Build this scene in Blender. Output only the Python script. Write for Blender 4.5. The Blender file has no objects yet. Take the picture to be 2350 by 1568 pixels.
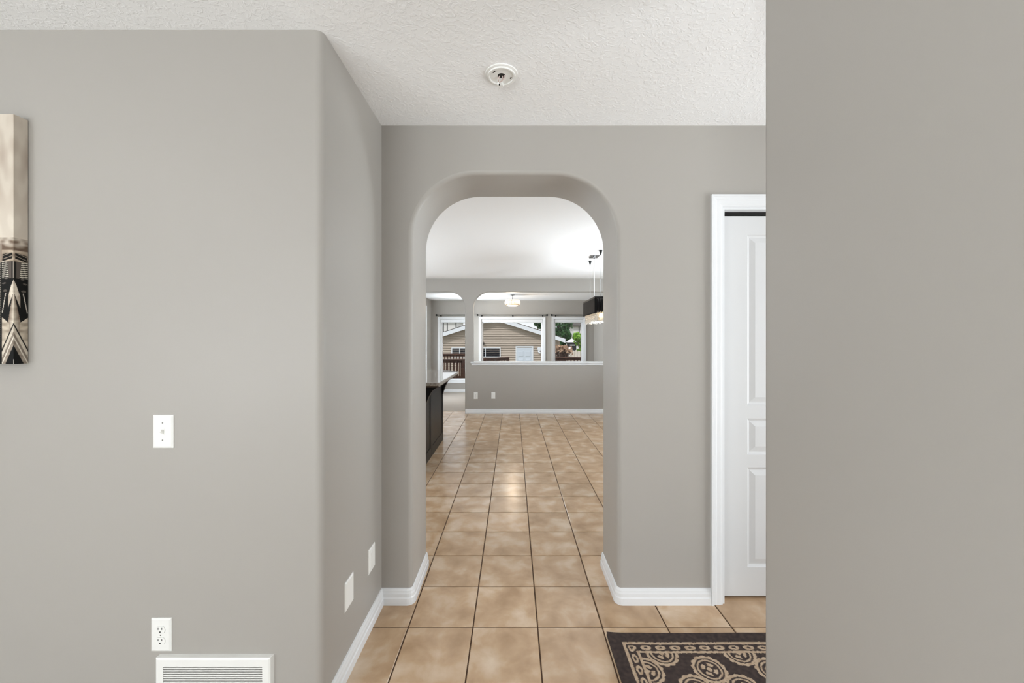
import bpy, bmesh, math, random
from mathutils import Vector, noise

R = math.radians
PI = math.pi
scene = bpy.context.scene
COL = scene.collection
rnd = random.Random(7)

# ------------------------------------------------------------------ camera
FPX, CX, CY, EYE = 906.0, 1177.0, 775.0, 1.362        # pixels of a 2350 x 1568 frame, metres
cam_d = bpy.data.cameras.new('camera')
cam_d.sensor_width = 36.0
cam_d.lens = FPX / 2350 * 36
cam_d.shift_x = -(CX - 1175) / 2350
cam_d.shift_y = (CY - 784) / 2350
cam_d.clip_start = 0.02
cam_d.clip_end = 300
cam = bpy.data.objects.new('camera', cam_d)
cam.location = (0, 0, EYE)
cam.rotation_euler = (R(90), 0, 0)
COL.objects.link(cam)
scene.camera = cam

# ------------------------------------------------------------------ world, sun, window fill, exposure
world = bpy.data.worlds.new('world')
scene.world = world
world.use_nodes = True
bg = world.node_tree.nodes['Background']
bg.inputs[0].default_value = (0.93, 0.97, 1.0, 1)      # bright overcast sky
bg.inputs[1].default_value = 0.80


def sun_light():
    d = bpy.data.lights.new('sun', 'SUN')
    d.energy = 1.1
    d.angle = R(5)
    d.color = (1, 0.96, 0.9)
    o = bpy.data.objects.new('sun', d)
    o.rotation_euler = (R(48), R(-12), R(-20))
    o.location = (-5, 8, 20)
    COL.objects.link(o)


def daylight(name, loc, rot, sx, sy, power, color=(0.925, 0.97, 1.0)):
    d = bpy.data.lights.new(name, 'AREA')
    d.shape = 'RECTANGLE'
    d.size, d.size_y = sx, sy
    d.energy = power
    d.color = color
    o = bpy.data.objects.new(name, d)
    o.location = loc
    o.rotation_euler = rot
    COL.objects.link(o)


sun_light()
# daylight stand-ins, added as fill outside unseen windows of the front room, the entrance, the kitchen, the dining and the far room;
# each sits just outside its pane, tilted up to brighten the ceiling
UP = 46
daylight('fill_front_window', (-2.1, -5.40, 1.25), (R(90 + UP), 0, 0), 2.4, 1.8, 160)
daylight('fill_west_window', (-3.80, -2.6, 1.25), (R(90 + UP), 0, R(-90)), 2.4, 1.8, 158)
daylight('fill_entry_window', (3.50, 0.90, 1.25), (R(90 + 26), 0, R(90)), 1.5, 1.7, 68)
COOL = (0.86, 0.94, 1.0)
daylight('fill_kitchen_window', (-3.70, 4.8, 1.5), (R(90 + 62), 0, R(-90)), 1.6, 1.1, 110, COOL)
daylight('fill_dining_window', (2.90, 4.8, 1.3), (R(90 + 62), 0, R(90)), 1.7, 1.6, 110, COOL)
daylight('fill_far_window', (-2.22, 8.8, 1.3), (R(90 + 14), 0, R(-90)), 0.7, 1.5, 80, COOL)

scene.view_settings.view_transform = 'Standard'
scene.view_settings.look = 'None'
scene.view_settings.exposure = 0.42
scene.view_settings.gamma = 1.0
scene.view_settings.use_curve_mapping = False

# ------------------------------------------------------------------ materials


def srgb(r, g, b):
    def f(c):
        c /= 255
        return c / 12.92 if c <= 0.04045 else ((c + 0.055) / 1.055) ** 2.4
    return (f(r), f(g), f(b), 1)


def principled(name, col, rough=0.5, metal=0.0, spec=0.5):
    m = bpy.data.materials.new(name)
    m.use_nodes = True
    nt = m.node_tree
    p = nt.nodes['Principled BSDF']
    p.inputs['Base Color'].default_value = col
    p.inputs['Roughness'].default_value = rough
    p.inputs['Metallic'].default_value = metal
    p.inputs['Specular IOR Level'].default_value = spec
    return m, nt, p


def node(nt, t, **kw):
    n = nt.nodes.new(t)
    for k, v in kw.items():
        setattr(n, k, v)
    return n


def add_bump(nt, p, scale, strength, dist, detail=3, coord='Object', rough=0.5):
    tc = node(nt, 'ShaderNodeTexCoord')
    n = node(nt, 'ShaderNodeTexNoise')
    n.inputs['Scale'].default_value = scale
    n.inputs['Detail'].default_value = detail
    n.inputs['Roughness'].default_value = rough
    b = node(nt, 'ShaderNodeBump')
    b.inputs['Strength'].default_value = strength
    b.inputs['Distance'].default_value = dist
    nt.links.new(tc.outputs[coord], n.inputs['Vector'])
    nt.links.new(n.outputs['Fac'], b.inputs['Height'])
    nt.links.new(b.outputs['Normal'], p.inputs['Normal'])
    return n


def mottled(name, c0, c1, scale, rough=0.6, bump=0.0, bscale=60, detail=4, spec=0.5, metal=0.0, stretch=(1, 1, 1)):
    m, nt, p = principled(name, c0, rough, metal, spec)
    tc = node(nt, 'ShaderNodeTexCoord')
    mp = node(nt, 'ShaderNodeMapping')
    mp.inputs['Scale'].default_value = stretch
    n = node(nt, 'ShaderNodeTexNoise')
    n.inputs['Scale'].default_value = scale
    n.inputs['Detail'].default_value = detail
    r = node(nt, 'ShaderNodeValToRGB')
    r.color_ramp.elements[0].position = 0.35
    r.color_ramp.elements[1].position = 0.65
    r.color_ramp.elements[0].color = c0
    r.color_ramp.elements[1].color = c1
    nt.links.new(tc.outputs['Object'], mp.inputs['Vector'])
    nt.links.new(mp.outputs['Vector'], n.inputs['Vector'])
    nt.links.new(n.outputs['Fac'], r.inputs['Fac'])
    nt.links.new(r.outputs['Color'], p.inputs['Base Color'])
    if bump:
        add_bump(nt, p, bscale, bump, 0.002)
    return m


M = {}


def make_materials():
    m, nt, p = principled('grey_paint', srgb(170, 166, 160), 0.42, spec=0.35)
    add_bump(nt, p, 260, 0.05, 0.002)
    M['paint'] = m
    m, nt, p = principled('ceiling_texture', srgb(248, 248, 248), 0.8, spec=0.25)
    tc = node(nt, 'ShaderNodeTexCoord')
    n1 = node(nt, 'ShaderNodeTexNoise')
    n1.inputs['Scale'].default_value = 42
    n1.inputs['Detail'].default_value = 3
    n1.inputs['Distortion'].default_value = 1.2
    r1 = node(nt, 'ShaderNodeValToRGB')
    r1.color_ramp.elements[0].position = 0.47
    r1.color_ramp.elements[1].position = 0.62
    b = node(nt, 'ShaderNodeBump')
    b.inputs['Strength'].default_value = 0.30
    b.inputs['Distance'].default_value = 0.004
    nt.links.new(tc.outputs['Object'], n1.inputs['Vector'])
    nt.links.new(n1.outputs['Fac'], r1.inputs['Fac'])
    nt.links.new(r1.outputs['Color'], b.inputs['Height'])
    nt.links.new(b.outputs['Normal'], p.inputs['Normal'])
    M['ceiling'] = m
    M['ceiling_far'] = principled('ceiling_smooth', srgb(248, 248, 248), 0.8, spec=0.25)[0]
    M['white'] = principled('white_trim', srgb(230, 232, 234), 0.32)[0]
    M['door'] = principled('white_door', srgb(216, 217, 218), 0.38)[0]
    M['plastic'] = principled('white_plastic', srgb(240, 240, 237), 0.3)[0]
    M['plate_slot'] = principled('dark_slot', srgb(26, 24, 22), 0.6)[0]
    M['screw'] = principled('screw_metal', srgb(120, 118, 112), 0.35, 0.8)[0]
    M['grout'] = mottled('grout', srgb(76, 55, 40), srgb(96, 72, 54), 40, 0.85)
    # floor tile: clouded beige glaze, every tile shifted by its own random
    m, nt, p = principled('tile_glaze', srgb(190, 160, 128), 0.21, spec=0.5)
    tc = node(nt, 'ShaderNodeTexCoord')
    oi = node(nt, 'ShaderNodeObjectInfo')
    mul = node(nt, 'ShaderNodeVectorMath', operation='SCALE')
    mul.inputs['Scale'].default_value = 37.0
    cmb = node(nt, 'ShaderNodeCombineXYZ')
    add = node(nt, 'ShaderNodeVectorMath', operation='ADD')
    nt.links.new(oi.outputs['Random'], cmb.inputs[0])
    nt.links.new(oi.outputs['Random'], cmb.inputs[2])
    nt.links.new(cmb.outputs[0], mul.inputs[0])
    nt.links.new(tc.outputs['Object'], add.inputs[0])
    nt.links.new(mul.outputs[0], add.inputs[1])
    n = node(nt, 'ShaderNodeTexNoise')
    n.inputs['Scale'].default_value = 6.5
    n.inputs['Detail'].default_value = 5
    n.inputs['Distortion'].default_value = 0.25
    nt.links.new(add.outputs[0], n.inputs['Vector'])
    r = node(nt, 'ShaderNodeValToRGB')
    e = r.color_ramp.elements
    e[0].position, e[0].color = 0.28, srgb(170, 139, 107)
    e[1].position, e[1].color = 0.74, srgb(219, 198, 174)
    e2 = r.color_ramp.elements.new(0.5)
    e2.color = srgb(195, 165, 133)
    nt.links.new(n.outputs['Fac'], r.inputs['Fac'])
    hs = node(nt, 'ShaderNodeHueSaturation')
    mr = node(nt, 'ShaderNodeMapRange')
    mr.inputs['To Min'].default_value = 0.94
    mr.inputs['To Max'].default_value = 1.07
    nt.links.new(oi.outputs['Random'], mr.inputs['Value'])
    nt.links.new(mr.outputs[0], hs.inputs['Value'])
    nt.links.new(r.outputs['Color'], hs.inputs['Color'])
    nt.links.new(hs.outputs['Color'], p.inputs['Base Color'])
    n2 = node(nt, 'ShaderNodeTexNoise')
    n2.inputs['Scale'].default_value = 9
    n2.inputs['Detail'].default_value = 2
    nt.links.new(add.outputs[0], n2.inputs['Vector'])
    bp = node(nt, 'ShaderNodeBump')
    bp.inputs['Strength'].default_value = 0.10
    bp.inputs['Distance'].default_value = 0.004
    nt.links.new(n2.outputs['Fac'], bp.inputs['Height'])
    nt.links.new(bp.outputs['Normal'], p.inputs['Normal'])
    M['tile'] = m
    M['carpet'] = mottled('beige_carpet', srgb(170, 161, 152), srgb(190, 182, 173), 160, 0.95, 0.6, 350, spec=0.1)
    M['carpet_front'] = mottled('bounce_carpet', srgb(205, 198, 189), srgb(218, 212, 204), 160, 0.95, 0.6, 350, spec=0.1)  # unseen carpet, lightened to bounce light up to the ceiling
    M['black_paint'] = principled('black_cabinet', srgb(15, 15, 17), 0.42, spec=0.35)[0]
    M['granite'] = mottled('granite', srgb(168, 161, 153), srgb(132, 124, 117), 55, 0.05, detail=8)
    gp = M['granite'].node_tree.nodes['Principled BSDF']
    gp.inputs['Coat Weight'].default_value = 1.0
    gp.inputs['Coat IOR'].default_value = 1.7
    gp.inputs['Coat Roughness'].default_value = 0.02
    M['black_metal'] = principled('black_metal', srgb(20, 19, 19), 0.5, 0.0, 0.3)[0]
    M['chrome'] = principled('chrome', srgb(170, 170, 172), 0.18, 1.0)[0]
    M['string'] = principled('black_string', srgb(12, 11, 12), 0.6, spec=0.15)[0]
    M['blind'] = principled('white_blind', srgb(236, 238, 240), 0.6)[0]
    M['vinyl'] = principled('white_vinyl', srgb(244, 245, 247), 0.35)[0]
    # glass pane
    m = bpy.data.materials.new('window_glass')
    m.use_nodes = True
    nt = m.node_tree
    nt.nodes.remove(nt.nodes['Principled BSDF'])
    tr = node(nt, 'ShaderNodeBsdfTransparent')
    gl = node(nt, 'ShaderNodeBsdfGlossy')
    gl.inputs['Roughness'].default_value = 0.0
    fr = node(nt, 'ShaderNodeFresnel')
    fr.inputs['IOR'].default_value = 1.45
    mx = node(nt, 'ShaderNodeMixShader')
    nt.links.new(fr.outputs[0], mx.inputs[0])
    nt.links.new(tr.outputs[0], mx.inputs[1])
    nt.links.new(gl.outputs[0], mx.inputs[2])
    nt.links.new(mx.outputs[0], nt.nodes['Material Output'].inputs[0])
    M['glass'] = m
    m, nt, p = principled('dark_window', srgb(20, 24, 34), 0.06)
    M['dark_glass'] = m

    def lamp(name, col, strength, base=(0.9, 0.85, 0.75, 1)):
        m, nt, p = principled(name, base, 0.4)
        p.inputs['Emission Color'].default_value = col
        p.inputs['Emission Strength'].default_value = strength
        return m
    M['fill_dome'] = lamp('fill_opal_glass', (1, 0.95, 0.9, 1), 14)  # glow of the added kitchen lamp
    M['lamp_front'] = lamp('lit_opal_glass_front', (1, 0.98, 0.95, 1), 7)
    M['pendant_lit'] = lamp('lit_crystal_shade', (1, 0.80, 0.56, 1), 0.55)
    M['bulb'] = lamp('lit_bulb', (1, 0.76, 0.48, 1), 58)
    # crystals: cloudy, let light through
    m = bpy.data.materials.new('crystal_bead')
    m.use_nodes = True
    nt = m.node_tree
    nt.nodes.remove(nt.nodes['Principled BSDF'])
    t1 = node(nt, 'ShaderNodeBsdfTranslucent')
    t1.inputs[0].default_value = (0.95, 0.92, 0.86, 1)
    g1 = node(nt, 'ShaderNodeBsdfGlossy')
    g1.inputs['Roughness'].default_value = 0.12
    d1 = node(nt, 'ShaderNodeBsdfDiffuse')
    d1.inputs[0].default_value = (0.9, 0.88, 0.84, 1)
    m1 = node(nt, 'ShaderNodeMixShader')
    m1.inputs[0].default_value = 0.4
    m2 = node(nt, 'ShaderNodeMixShader')
    m2.inputs[0].default_value = 0.25
    nt.links.new(t1.outputs[0], m1.inputs[1])
    nt.links.new(d1.outputs[0], m1.inputs[2])
    nt.links.new(m1.outputs[0], m2.inputs[1])
    nt.links.new(g1.outputs[0], m2.inputs[2])
    nt.links.new(m2.outputs[0], nt.nodes['Material Output'].inputs[0])
    M['crystal'] = m
    # outdoors
    M['siding'] = mottled('beige_siding', srgb(172, 160, 148), srgb(186, 174, 162), 3, 0.6, stretch=(0.3, 1, 6))
    M['fascia'] = principled('white_fascia', srgb(226, 232, 240), 0.5)[0]
    M['shingle'] = mottled('roof_shingle', srgb(78, 74, 72), srgb(104, 100, 96), 18, 0.9)
    M['garage_door'] = principled('pale_blue_door', srgb(205, 216, 230), 0.45)[0]
    M['deck_wood'] = mottled('brown_stained_wood', srgb(66, 42, 32), srgb(92, 60, 46), 9, 0.6, stretch=(1, 1, 4))
    M['fence_wood'] = mottled('weathered_fence', srgb(198, 190, 182), srgb(222, 214, 206), 6, 0.8, stretch=(4, 4, 0.6))
    M['ground'] = mottled('yard_ground', srgb(126, 128, 96), srgb(160, 152, 128), 1.2, 0.95)
    M['leaf_dark'] = mottled('dark_leaves', srgb(34, 74, 38), srgb(70, 118, 66), 4, 0.55)
    M['leaf_bright'] = mottled('bright_leaves', srgb(92, 150, 34), srgb(160, 204, 78), 5, 0.5)
    M['dry_bloom'] = mottled('dried_blooms', srgb(176, 140, 116), srgb(226, 198, 172), 12, 0.85)
    M['stem'] = mottled('dark_stems', srgb(52, 36, 34), srgb(84, 62, 56), 10, 0.9)
    M['bark'] = mottled('bark', srgb(84, 72, 62), srgb(122, 108, 94), 10, 0.95)
    M['house_white'] = principled('white_house_siding', srgb(228, 228, 230), 0.7)[0]
    M['house_trim'] = principled('dark_trim', srgb(70, 72, 76), 0.6)[0]
    M['shed_black'] = principled('black_shed', srgb(28, 30, 38), 0.5)[0]
    # printed / woven: colours come from a colour attribute
    for key, nm, rough, bump in (('rug', 'woven_rug', 0.95, 0.5), ('print', 'canvas_print', 0.5, 0.06)):
        m, nt, p = principled(nm, (1, 1, 1, 1), rough, spec=0.2)
        at = node(nt, 'ShaderNodeAttribute')
        at.attribute_name = 'paint'
        nt.links.new(at.outputs['Color'], p.inputs['Base Color'])
        add_bump(nt, p, 420, bump, 0.003)
        M[key] = m


make_materials()

# ------------------------------------------------------------------ mesh helpers


class MB:
    def __init__(self):
        self.v, self.f, self.s = [], [], []

    def add(self, verts, faces, smooth=False):
        o = len(self.v)
        self.v += [tuple(p) for p in verts]
        for f in faces:
            self.f.append(tuple(i + o for i in f))
            self.s.append(smooth)

    def box(self, x0, x1, y0, y1, z0, z1):
        self.add([(x0, y0, z0), (x1, y0, z0), (x1, y1, z0), (x0, y1, z0),
                  (x0, y0, z1), (x1, y0, z1), (x1, y1, z1), (x0, y1, z1)],
                 [(0, 3, 2, 1), (4, 5, 6, 7), (0, 1, 5, 4), (1, 2, 6, 5), (2, 3, 7, 6), (3, 0, 4, 7)])
        return self

    def beam(self, a, b, w, h):
        """box from a to b, w wide across, h tall"""
        a, b = Vector(a), Vector(b)
        d = (b - a).normalized()
        up = Vector((0, 0, 1)) if abs(d.z) < 0.95 else Vector((0, 1, 0))
        s = d.cross(up).normalized() * (w / 2)
        u = s.cross(d).normalized() * (h / 2)
        v = [p + e for p in (a, b) for e in (-s - u, s - u, s + u, -s + u)]
        self.add(v, [(0, 1, 2, 3), (7, 6, 5, 4), (0, 4, 5, 1), (1, 5, 6, 2), (2, 6, 7, 3), (3, 7, 4, 0)])
        return self

    def prism(self, poly, axis, a, b):
        """poly of 2-D points extruded along axis ('x': (y,z), 'y': (x,z), 'z': (x,y)) from a to b"""
        def P(p, t):
            return {'x': (t, p[0], p[1]), 'y': (p[0], t, p[1]), 'z': (p[0], p[1], t)}[axis]
        n = len(poly)
        v = [P(p, a) for p in poly] + [P(p, b) for p in poly]
        f = [tuple(range(n)), tuple(range(2 * n - 1, n - 1, -1))]
        f += [(i, (i + 1) % n + 0, (i + 1) % n + n, i + n) for i in range(n)]
        self.add(v, f)
        return self

    def tube(self, path, r, n=8, cap=True):
        path = [Vector(p) for p in path]
        rs = r if isinstance(r, (list, tuple)) else [r] * len(path)
        rings = []
        for i, p in enumerate(path):
            d = (path[min(i + 1, len(path) - 1)] - path[max(i - 1, 0)]).normalized()
            up = Vector((0, 0, 1)) if abs(d.z) < 0.9 else Vector((1, 0, 0))
            a = d.cross(up).normalized()
            b = d.cross(a)
            rings.append([p + (a * math.cos(2 * PI * k / n) + b * math.sin(2 * PI * k / n)) * rs[i] for k in range(n)])
        v = [q for ring in rings for q in ring]
        f = [(i * n + k, i * n + (k + 1) % n, (i + 1) * n + (k + 1) % n, (i + 1) * n + k)
             for i in range(len(path) - 1) for k in range(n)]
        self.add(v, f, True)
        if cap:
            self.add(rings[0], [tuple(range(n - 1, -1, -1))])
            self.add(rings[-1], [tuple(range(n))])
        return self

    def lathe(self, prof, c, n=32, axis='z', closed=False):
        """prof: (radius, height) list"""
        v, f = [], []
        for (r, h) in prof:
            for k in range(n):
                a = 2 * PI * k / n
                if axis == 'z':
                    v.append((c[0] + r * math.cos(a), c[1] + r * math.sin(a), c[2] + h))
                elif axis == 'y':
                    v.append((c[0] + r * math.cos(a), c[1] + h, c[2] + r * math.sin(a)))
                else:
                    v.append((c[0] + h, c[1] + r * math.cos(a), c[2] + r * math.sin(a)))
        m = len(prof)
        for i in range(m if closed else m - 1):
            for k in range(n):
                f.append((i * n + k, i * n + (k + 1) % n, ((i + 1) % m) * n + (k + 1) % n, ((i + 1) % m) * n + k))
        self.add(v, f, True)
        return self

    def mesh(self, name, mat, bevel=0.0, origin=(0, 0, 0), segs=2):
        me = bpy.data.meshes.new(name)
        ox, oy, oz = origin
        me.from_pydata([(x - ox, y - oy, z - oz) for x, y, z in self.v], [], self.f)
        me.polygons.foreach_set('use_smooth', self.s)
        me.materials.append(M[mat] if isinstance(mat, str) else mat)
        bm = bmesh.new()
        bm.from_mesh(me)
        bmesh.ops.remove_doubles(bm, verts=bm.verts, dist=1e-5)
        bmesh.ops.recalc_face_normals(bm, faces=bm.faces)
        if bevel:
            ed = [e for e in bm.edges if len(e.link_faces) == 2 and e.calc_face_angle(0) > R(35)]
            bmesh.ops.bevel(bm, geom=ed, offset=bevel, segments=segs, affect='EDGES', profile=0.5, clamp_overlap=True)
        for e in bm.edges:
            if len(e.link_faces) == 2 and e.calc_face_angle(0) > R(42):
                e.smooth = False
        bm.to_mesh(me)
        bm.free()
        return me

    def build(self, name, mat, parent=None, bevel=0.0, origin=None, segs=2):
        pl = WORLD.get(parent.name, Vector()) if parent else Vector()
        if origin is None:
            origin = pl if parent else (0, 0, 0)
        me = self.mesh(name, mat, bevel, origin, segs)
        return link(name, me, Vector(origin) - pl, parent)


WORLD = {}


def link(name, me, loc=(0, 0, 0), parent=None):
    o = bpy.data.objects.new(name, me)
    COL.objects.link(o)
    o.location = loc
    if parent is not None:
        o.parent = parent
    base = WORLD.get(parent.name, Vector()) if parent else Vector()
    WORLD[o.name] = base + Vector(loc)
    return o


def empty(name, loc, rotz=0.0):
    o = link(name, None, loc)
    o.rotation_euler = (0, 0, rotz)
    o.empty_display_size = 0.05
    return o


def tag(o, label=None, cat=None, group=None, kind=None):
    if label:
        o['label'] = label
    if cat:
        o['category'] = cat
    if group:
        o['group'] = group
    if kind:
        o['kind'] = kind
    return o


def struct(o, label, cat):
    return tag(o, label, cat, kind='structure')


def sweep(mb, path, prof, closed, to3d, smooth=False):
    """profile (off, h) swept along a 2-D path with mitred corners; off goes to the left of the path"""
    n = len(path)
    P = [Vector(p) for p in path]
    rows = []
    for i in range(n):
        d0 = (P[i] - P[i - 1]).normalized() if (closed or i > 0) else None
        d1 = (P[(i + 1) % n] - P[i]).normalized() if (closed or i < n - 1) else None
        if d0 is None:
            d0 = d1
        if d1 is None:
            d1 = d0
        n0, n1 = Vector((-d0.y, d0.x)), Vector((-d1.y, d1.x))
        mit = (n0 + n1)
        mit = mit / max(0.2, mit.length_squared) * 2 if mit.length > 1e-6 else n0
        rows.append([to3d(P[i].x + mit.x * o, P[i].y + mit.y * o, h) for (o, h) in prof])
    m = len(prof)
    v = [q for r_ in rows for q in r_]
    f = []
    for i in range(n if closed else n - 1):
        j = (i + 1) % n
        for k in range(m):
            f.append((i * m + k, i * m + (k + 1) % m, j * m + (k + 1) % m, j * m + k))
    if not closed:
        f.append(tuple(range(m)))
        f.append(tuple((n - 1) * m + k for k in range(m - 1, -1, -1)))
    mb.add(v, f, smooth)


def arc(cx, cy, r, a0, a1, n):
    return [(cx + r * math.cos(R(a0 + (a1 - a0) * i / n)), cy + r * math.sin(R(a0 + (a1 - a0) * i / n))) for i in range(n + 1)]


def notch_path(x0, x1, bl, br, top, rad, off, n=14):
    """opening outline from the right foot over the arch to the left foot, grown by off"""
    a, b, t, r = x0 - off, x1 + off, top + off, rad + off
    p = [(b, br)]
    p += arc(b - r, t - r, r, 0, 90, n)
    p += arc(a + r, t - r, r, 90, 180, n)
    p += [(a, bl)]
    return p


def arched_wall(name, y0, y1, xl, xr, ztop, bl, br, notches, r, mat='paint', parent=None):
    """wall slab from y0 to y1 with rounded-edge openings; notches: (x0, x1, bottom_left, bottom_right, top, radius), left to right"""
    mb = MB()
    steps = 6

    def loop(off):
        pts = [(xl, bl), (xl, ztop), (xr, ztop), (xr, br)]
        for nt_ in reversed(notches):
            pts += notch_path(*nt_, off)
        return pts
    n_out = 4
    rings = []
    for k in range(steps + 1):
        t = PI / 2 * k / steps
        rings.append((r * (1 - math.sin(t)), y0 + r * (1 - math.cos(t))))
    back = [(o, y1 + y0 - y) for (o, y) in reversed(rings)]
    rings += back
    loops = [[(x, y, z) for (x, z) in loop(o)] for (o, y) in rings]
    N = len(loops[0])
    # front and back faces
    mb.add(loops[0], [tuple(range(N))])
    mb.add(loops[-1], [tuple(range(N - 1, -1, -1))])
    # notch walls
    idx = n_out
    for nt_ in notches[::-1]:
        cnt = len(notch_path(*nt_, 0))
        v = [lp[idx + i] for lp in loops for i in range(cnt)]
        f = [(a * cnt + i, a * cnt + i + 1, (a + 1) * cnt + i + 1, (a + 1) * cnt + i)
             for a in range(len(loops) - 1) for i in range(cnt - 1)]
        mb.add(v, f, True)
        idx += cnt
    # outer edges
    A, B = loops[0], loops[-1]
    for i in range(3):
        mb.add([A[i], A[i + 1], B[i + 1], B[i]], [(0, 1, 2, 3)])
    return mb.build(name, mat, parent)


def wall_with_holes(name, axis, a0, a1, t0, t1, z0, z1, holes, mat='paint'):
    """slab along axis ('x' or 'y') from a0 to a1, thickness t0..t1, rectangular holes (a,b,zlow,zhigh)"""
    mb = MB()
    xs = sorted({a0, a1} | {h[0] for h in holes} | {h[1] for h in holes})
    zs = sorted({z0, z1} | {h[2] for h in holes} | {h[3] for h in holes})
    for i in range(len(xs) - 1):
        runs = []
        for j in range(len(zs) - 1):
            cx, cz = (xs[i] + xs[i + 1]) / 2, (zs[j] + zs[j + 1]) / 2
            if any(h[0] < cx < h[1] and h[2] < cz < h[3] for h in holes):
                continue
            if runs and abs(runs[-1][1] - zs[j]) < 1e-6:
                runs[-1][1] = zs[j + 1]
            else:
                runs.append([zs[j], zs[j + 1]])
        for (za, zb) in runs:
            if axis == 'x':
                mb.box(xs[i], xs[i + 1], t0, t1, za, zb)
            else:
                mb.box(t0, t1, xs[i], xs[i + 1], za, zb)
    return mb.build(name, mat)


# ------------------------------------------------------------------ key dimensions
Y_FRONT = 1.392          # grey wall with the switch
X_SIDE = -0.672          # short side wall of the passage
Y_ARCH0, Y_ARCH1 = 2.02, 2.36
Y_FAR0, Y_FAR1 = 7.065, 7.20
Y_BACK = 9.79
X_RW = 0.742             # wall at the right, close to the camera
H1, H2, H3 = 2.447, 2.422, 2.285
ARCH = (-0.516, 0.537)


def build_shell():
    # ----- floors
    g = MB()
    g.box(-3.6, 2.75, 0.2, 7.30, -0.06, -0.004).box(2.75, 3.4, 0.2, Y_ARCH0, -0.06, -0.004)
    fl = struct(g.build('floor', 'grout'), 'beige square ceramic tile floor running through the arch', 'floor')
    TS, GAP = 0.3043, 0.0029
    X0, Y0 = -0.1878, 1.8564
    areas = [(X_SIDE - 0.03, 3.296, 0.204, 2.2), (-3.55, 2.70, 2.2, Y_FAR0 + 0.02), (-1.945, -0.862, Y_FAR0 + 0.02, 7.298)]
    # cut every cell to the areas (tiles run on under the walls), then merge its pieces
    full = None
    rest = MB()

    def tile_box(mb, x0, x1, y0, y1):
        c = 0.0022
        mb.add([(x0, y0, -0.02), (x1, y0, -0.02), (x1, y1, -0.02), (x0, y1, -0.02),
                (x0, y0, -c), (x1, y0, -c), (x1, y1, -c), (x0, y1, -c),
                (x0 + c, y0 + c, 0), (x1 - c, y0 + c, 0), (x1 - c, y1 - c, 0), (x0 + c, y1 - c, 0)],
               [(0, 1, 5, 4), (1, 2, 6, 5), (2, 3, 7, 6), (3, 0, 4, 7),
                (4, 5, 9, 8), (5, 6, 10, 9), (6, 7, 11, 10), (7, 4, 8, 11), (8, 9, 10, 11), (3, 2, 1, 0)])
    n_single = 0
    for i in range(-13, 13):
        for j in range(-6, 19):
            cx0, cx1 = X0 + i * TS + GAP, X0 + (i + 1) * TS - GAP
            cy0, cy1 = Y0 + j * TS + GAP, Y0 + (j + 1) * TS - GAP
            pieces = []
            for (ax0, ax1, ay0, ay1) in areas:
                x0, x1, y0, y1 = max(cx0, ax0), min(cx1, ax1), max(cy0, ay0), min(cy1, ay1)
                if x1 - x0 > 0.012 and y1 - y0 > 0.004:
                    pieces.append((x0, x1, y0, y1))
            if not pieces:
                continue
            # merge pieces that continue each other with the same width (tile runs on under the arch)
            pieces.sort(key=lambda q: q[2])
            merged = [pieces[0]]
            for q in pieces[1:]:
                l = merged[-1]
                if abs(l[0] - q[0]) < 1e-4 and abs(l[1] - q[1]) < 1e-4 and abs(l[3] - q[2]) < 1e-3:
                    merged[-1] = (l[0], l[1], l[2], q[3])
                else:
                    merged.append(q)
            seen = (cy0 > 1.2 and ((cy0 < 2.3 and -0.7 < cx0 < 1.5) or (cy0 >= 2.3 and -1.9 < cx0 < 1.75)))
            mb = MB()
            for q in merged:
                tile_box(mb if seen else rest, *q)
            if seen:
                n_single += 1
                cx, cy = X0 + (i + 0.5) * TS, Y0 + (j + 0.5) * TS
                whole = len(merged) == 1 and abs((merged[0][1] - merged[0][0]) * (merged[0][3] - merged[0][2]) - (TS - 2 * GAP) ** 2) < 1e-6
                if whole:
                    if full is None:
                        full = mb.mesh('tile', 'tile', 0, (cx, cy, 0))
                    link('tile', full, (cx, cy, 0), fl)
                else:
                    mb.build('tile', 'tile', fl, origin=(cx, cy, 0))
    tag(rest.build('tile_field', 'tile', fl), kind='stuff')
    c = MB().box(-2.1, 2.1, 7.302, 9.95, -0.06, 0.006)
    struct(c.build('floor', 'carpet'), 'pale beige carpet in the bright room beyond the half wall', 'floor')
    c = MB().box(-3.7, X_RW, -5.3, 0.198, -0.06, -0.002)
    c.box(-3.7, X_SIDE + 0.002, 0.198, Y_FRONT, -0.06, -0.002)
    struct(c.build('floor', 'carpet_front'), 'cream carpet of the unseen front room, lightened to bounce light', 'floor')
    c = MB().box(X_RW + 0.12, 3.42, -1.25, 0.198, -0.06, 0.0)
    struct(c.build('floor', 'tile'), 'entrance floor beside the front window', 'floor')

    # ----- ceilings
    c = MB().box(-3.75, 3.45, -5.35, Y_ARCH0 + 0.1, H1, H1 + 0.22)
    struct(c.build('ceiling', 'ceiling'), 'white textured ceiling above the passage', 'ceiling')
    c = MB().box(-3.75, 2.9, Y_ARCH0 + 0.1, Y_FAR0 + 0.05, H2, H2 + 0.245)
    struct(c.build('ceiling', 'ceiling_far'), 'white ceiling of the dining area behind the arch', 'ceiling')
    c = MB().box(-3.75, 2.9, Y_FAR0 + 0.05, Y_BACK + 0.25, H3, H3 + 0.38)
    struct(c.build('ceiling', 'ceiling_far'), 'white ceiling of the far room with the windows', 'ceiling')

    # ----- walls
    r = 0.026
    fp = [(-3.6, Y_FRONT)] + arc(X_SIDE - r, Y_FRONT + r, r, -90, 0, 8) + [(X_SIDE, Y_ARCH0), (-3.6, Y_ARCH0)]
    mb = MB()
    mb.prism(fp, 'z', 0, H1)
    for k in range(len(mb.s)):
        mb.s[k] = 2 + 1 <= k < 2 + 1 + 8
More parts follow.
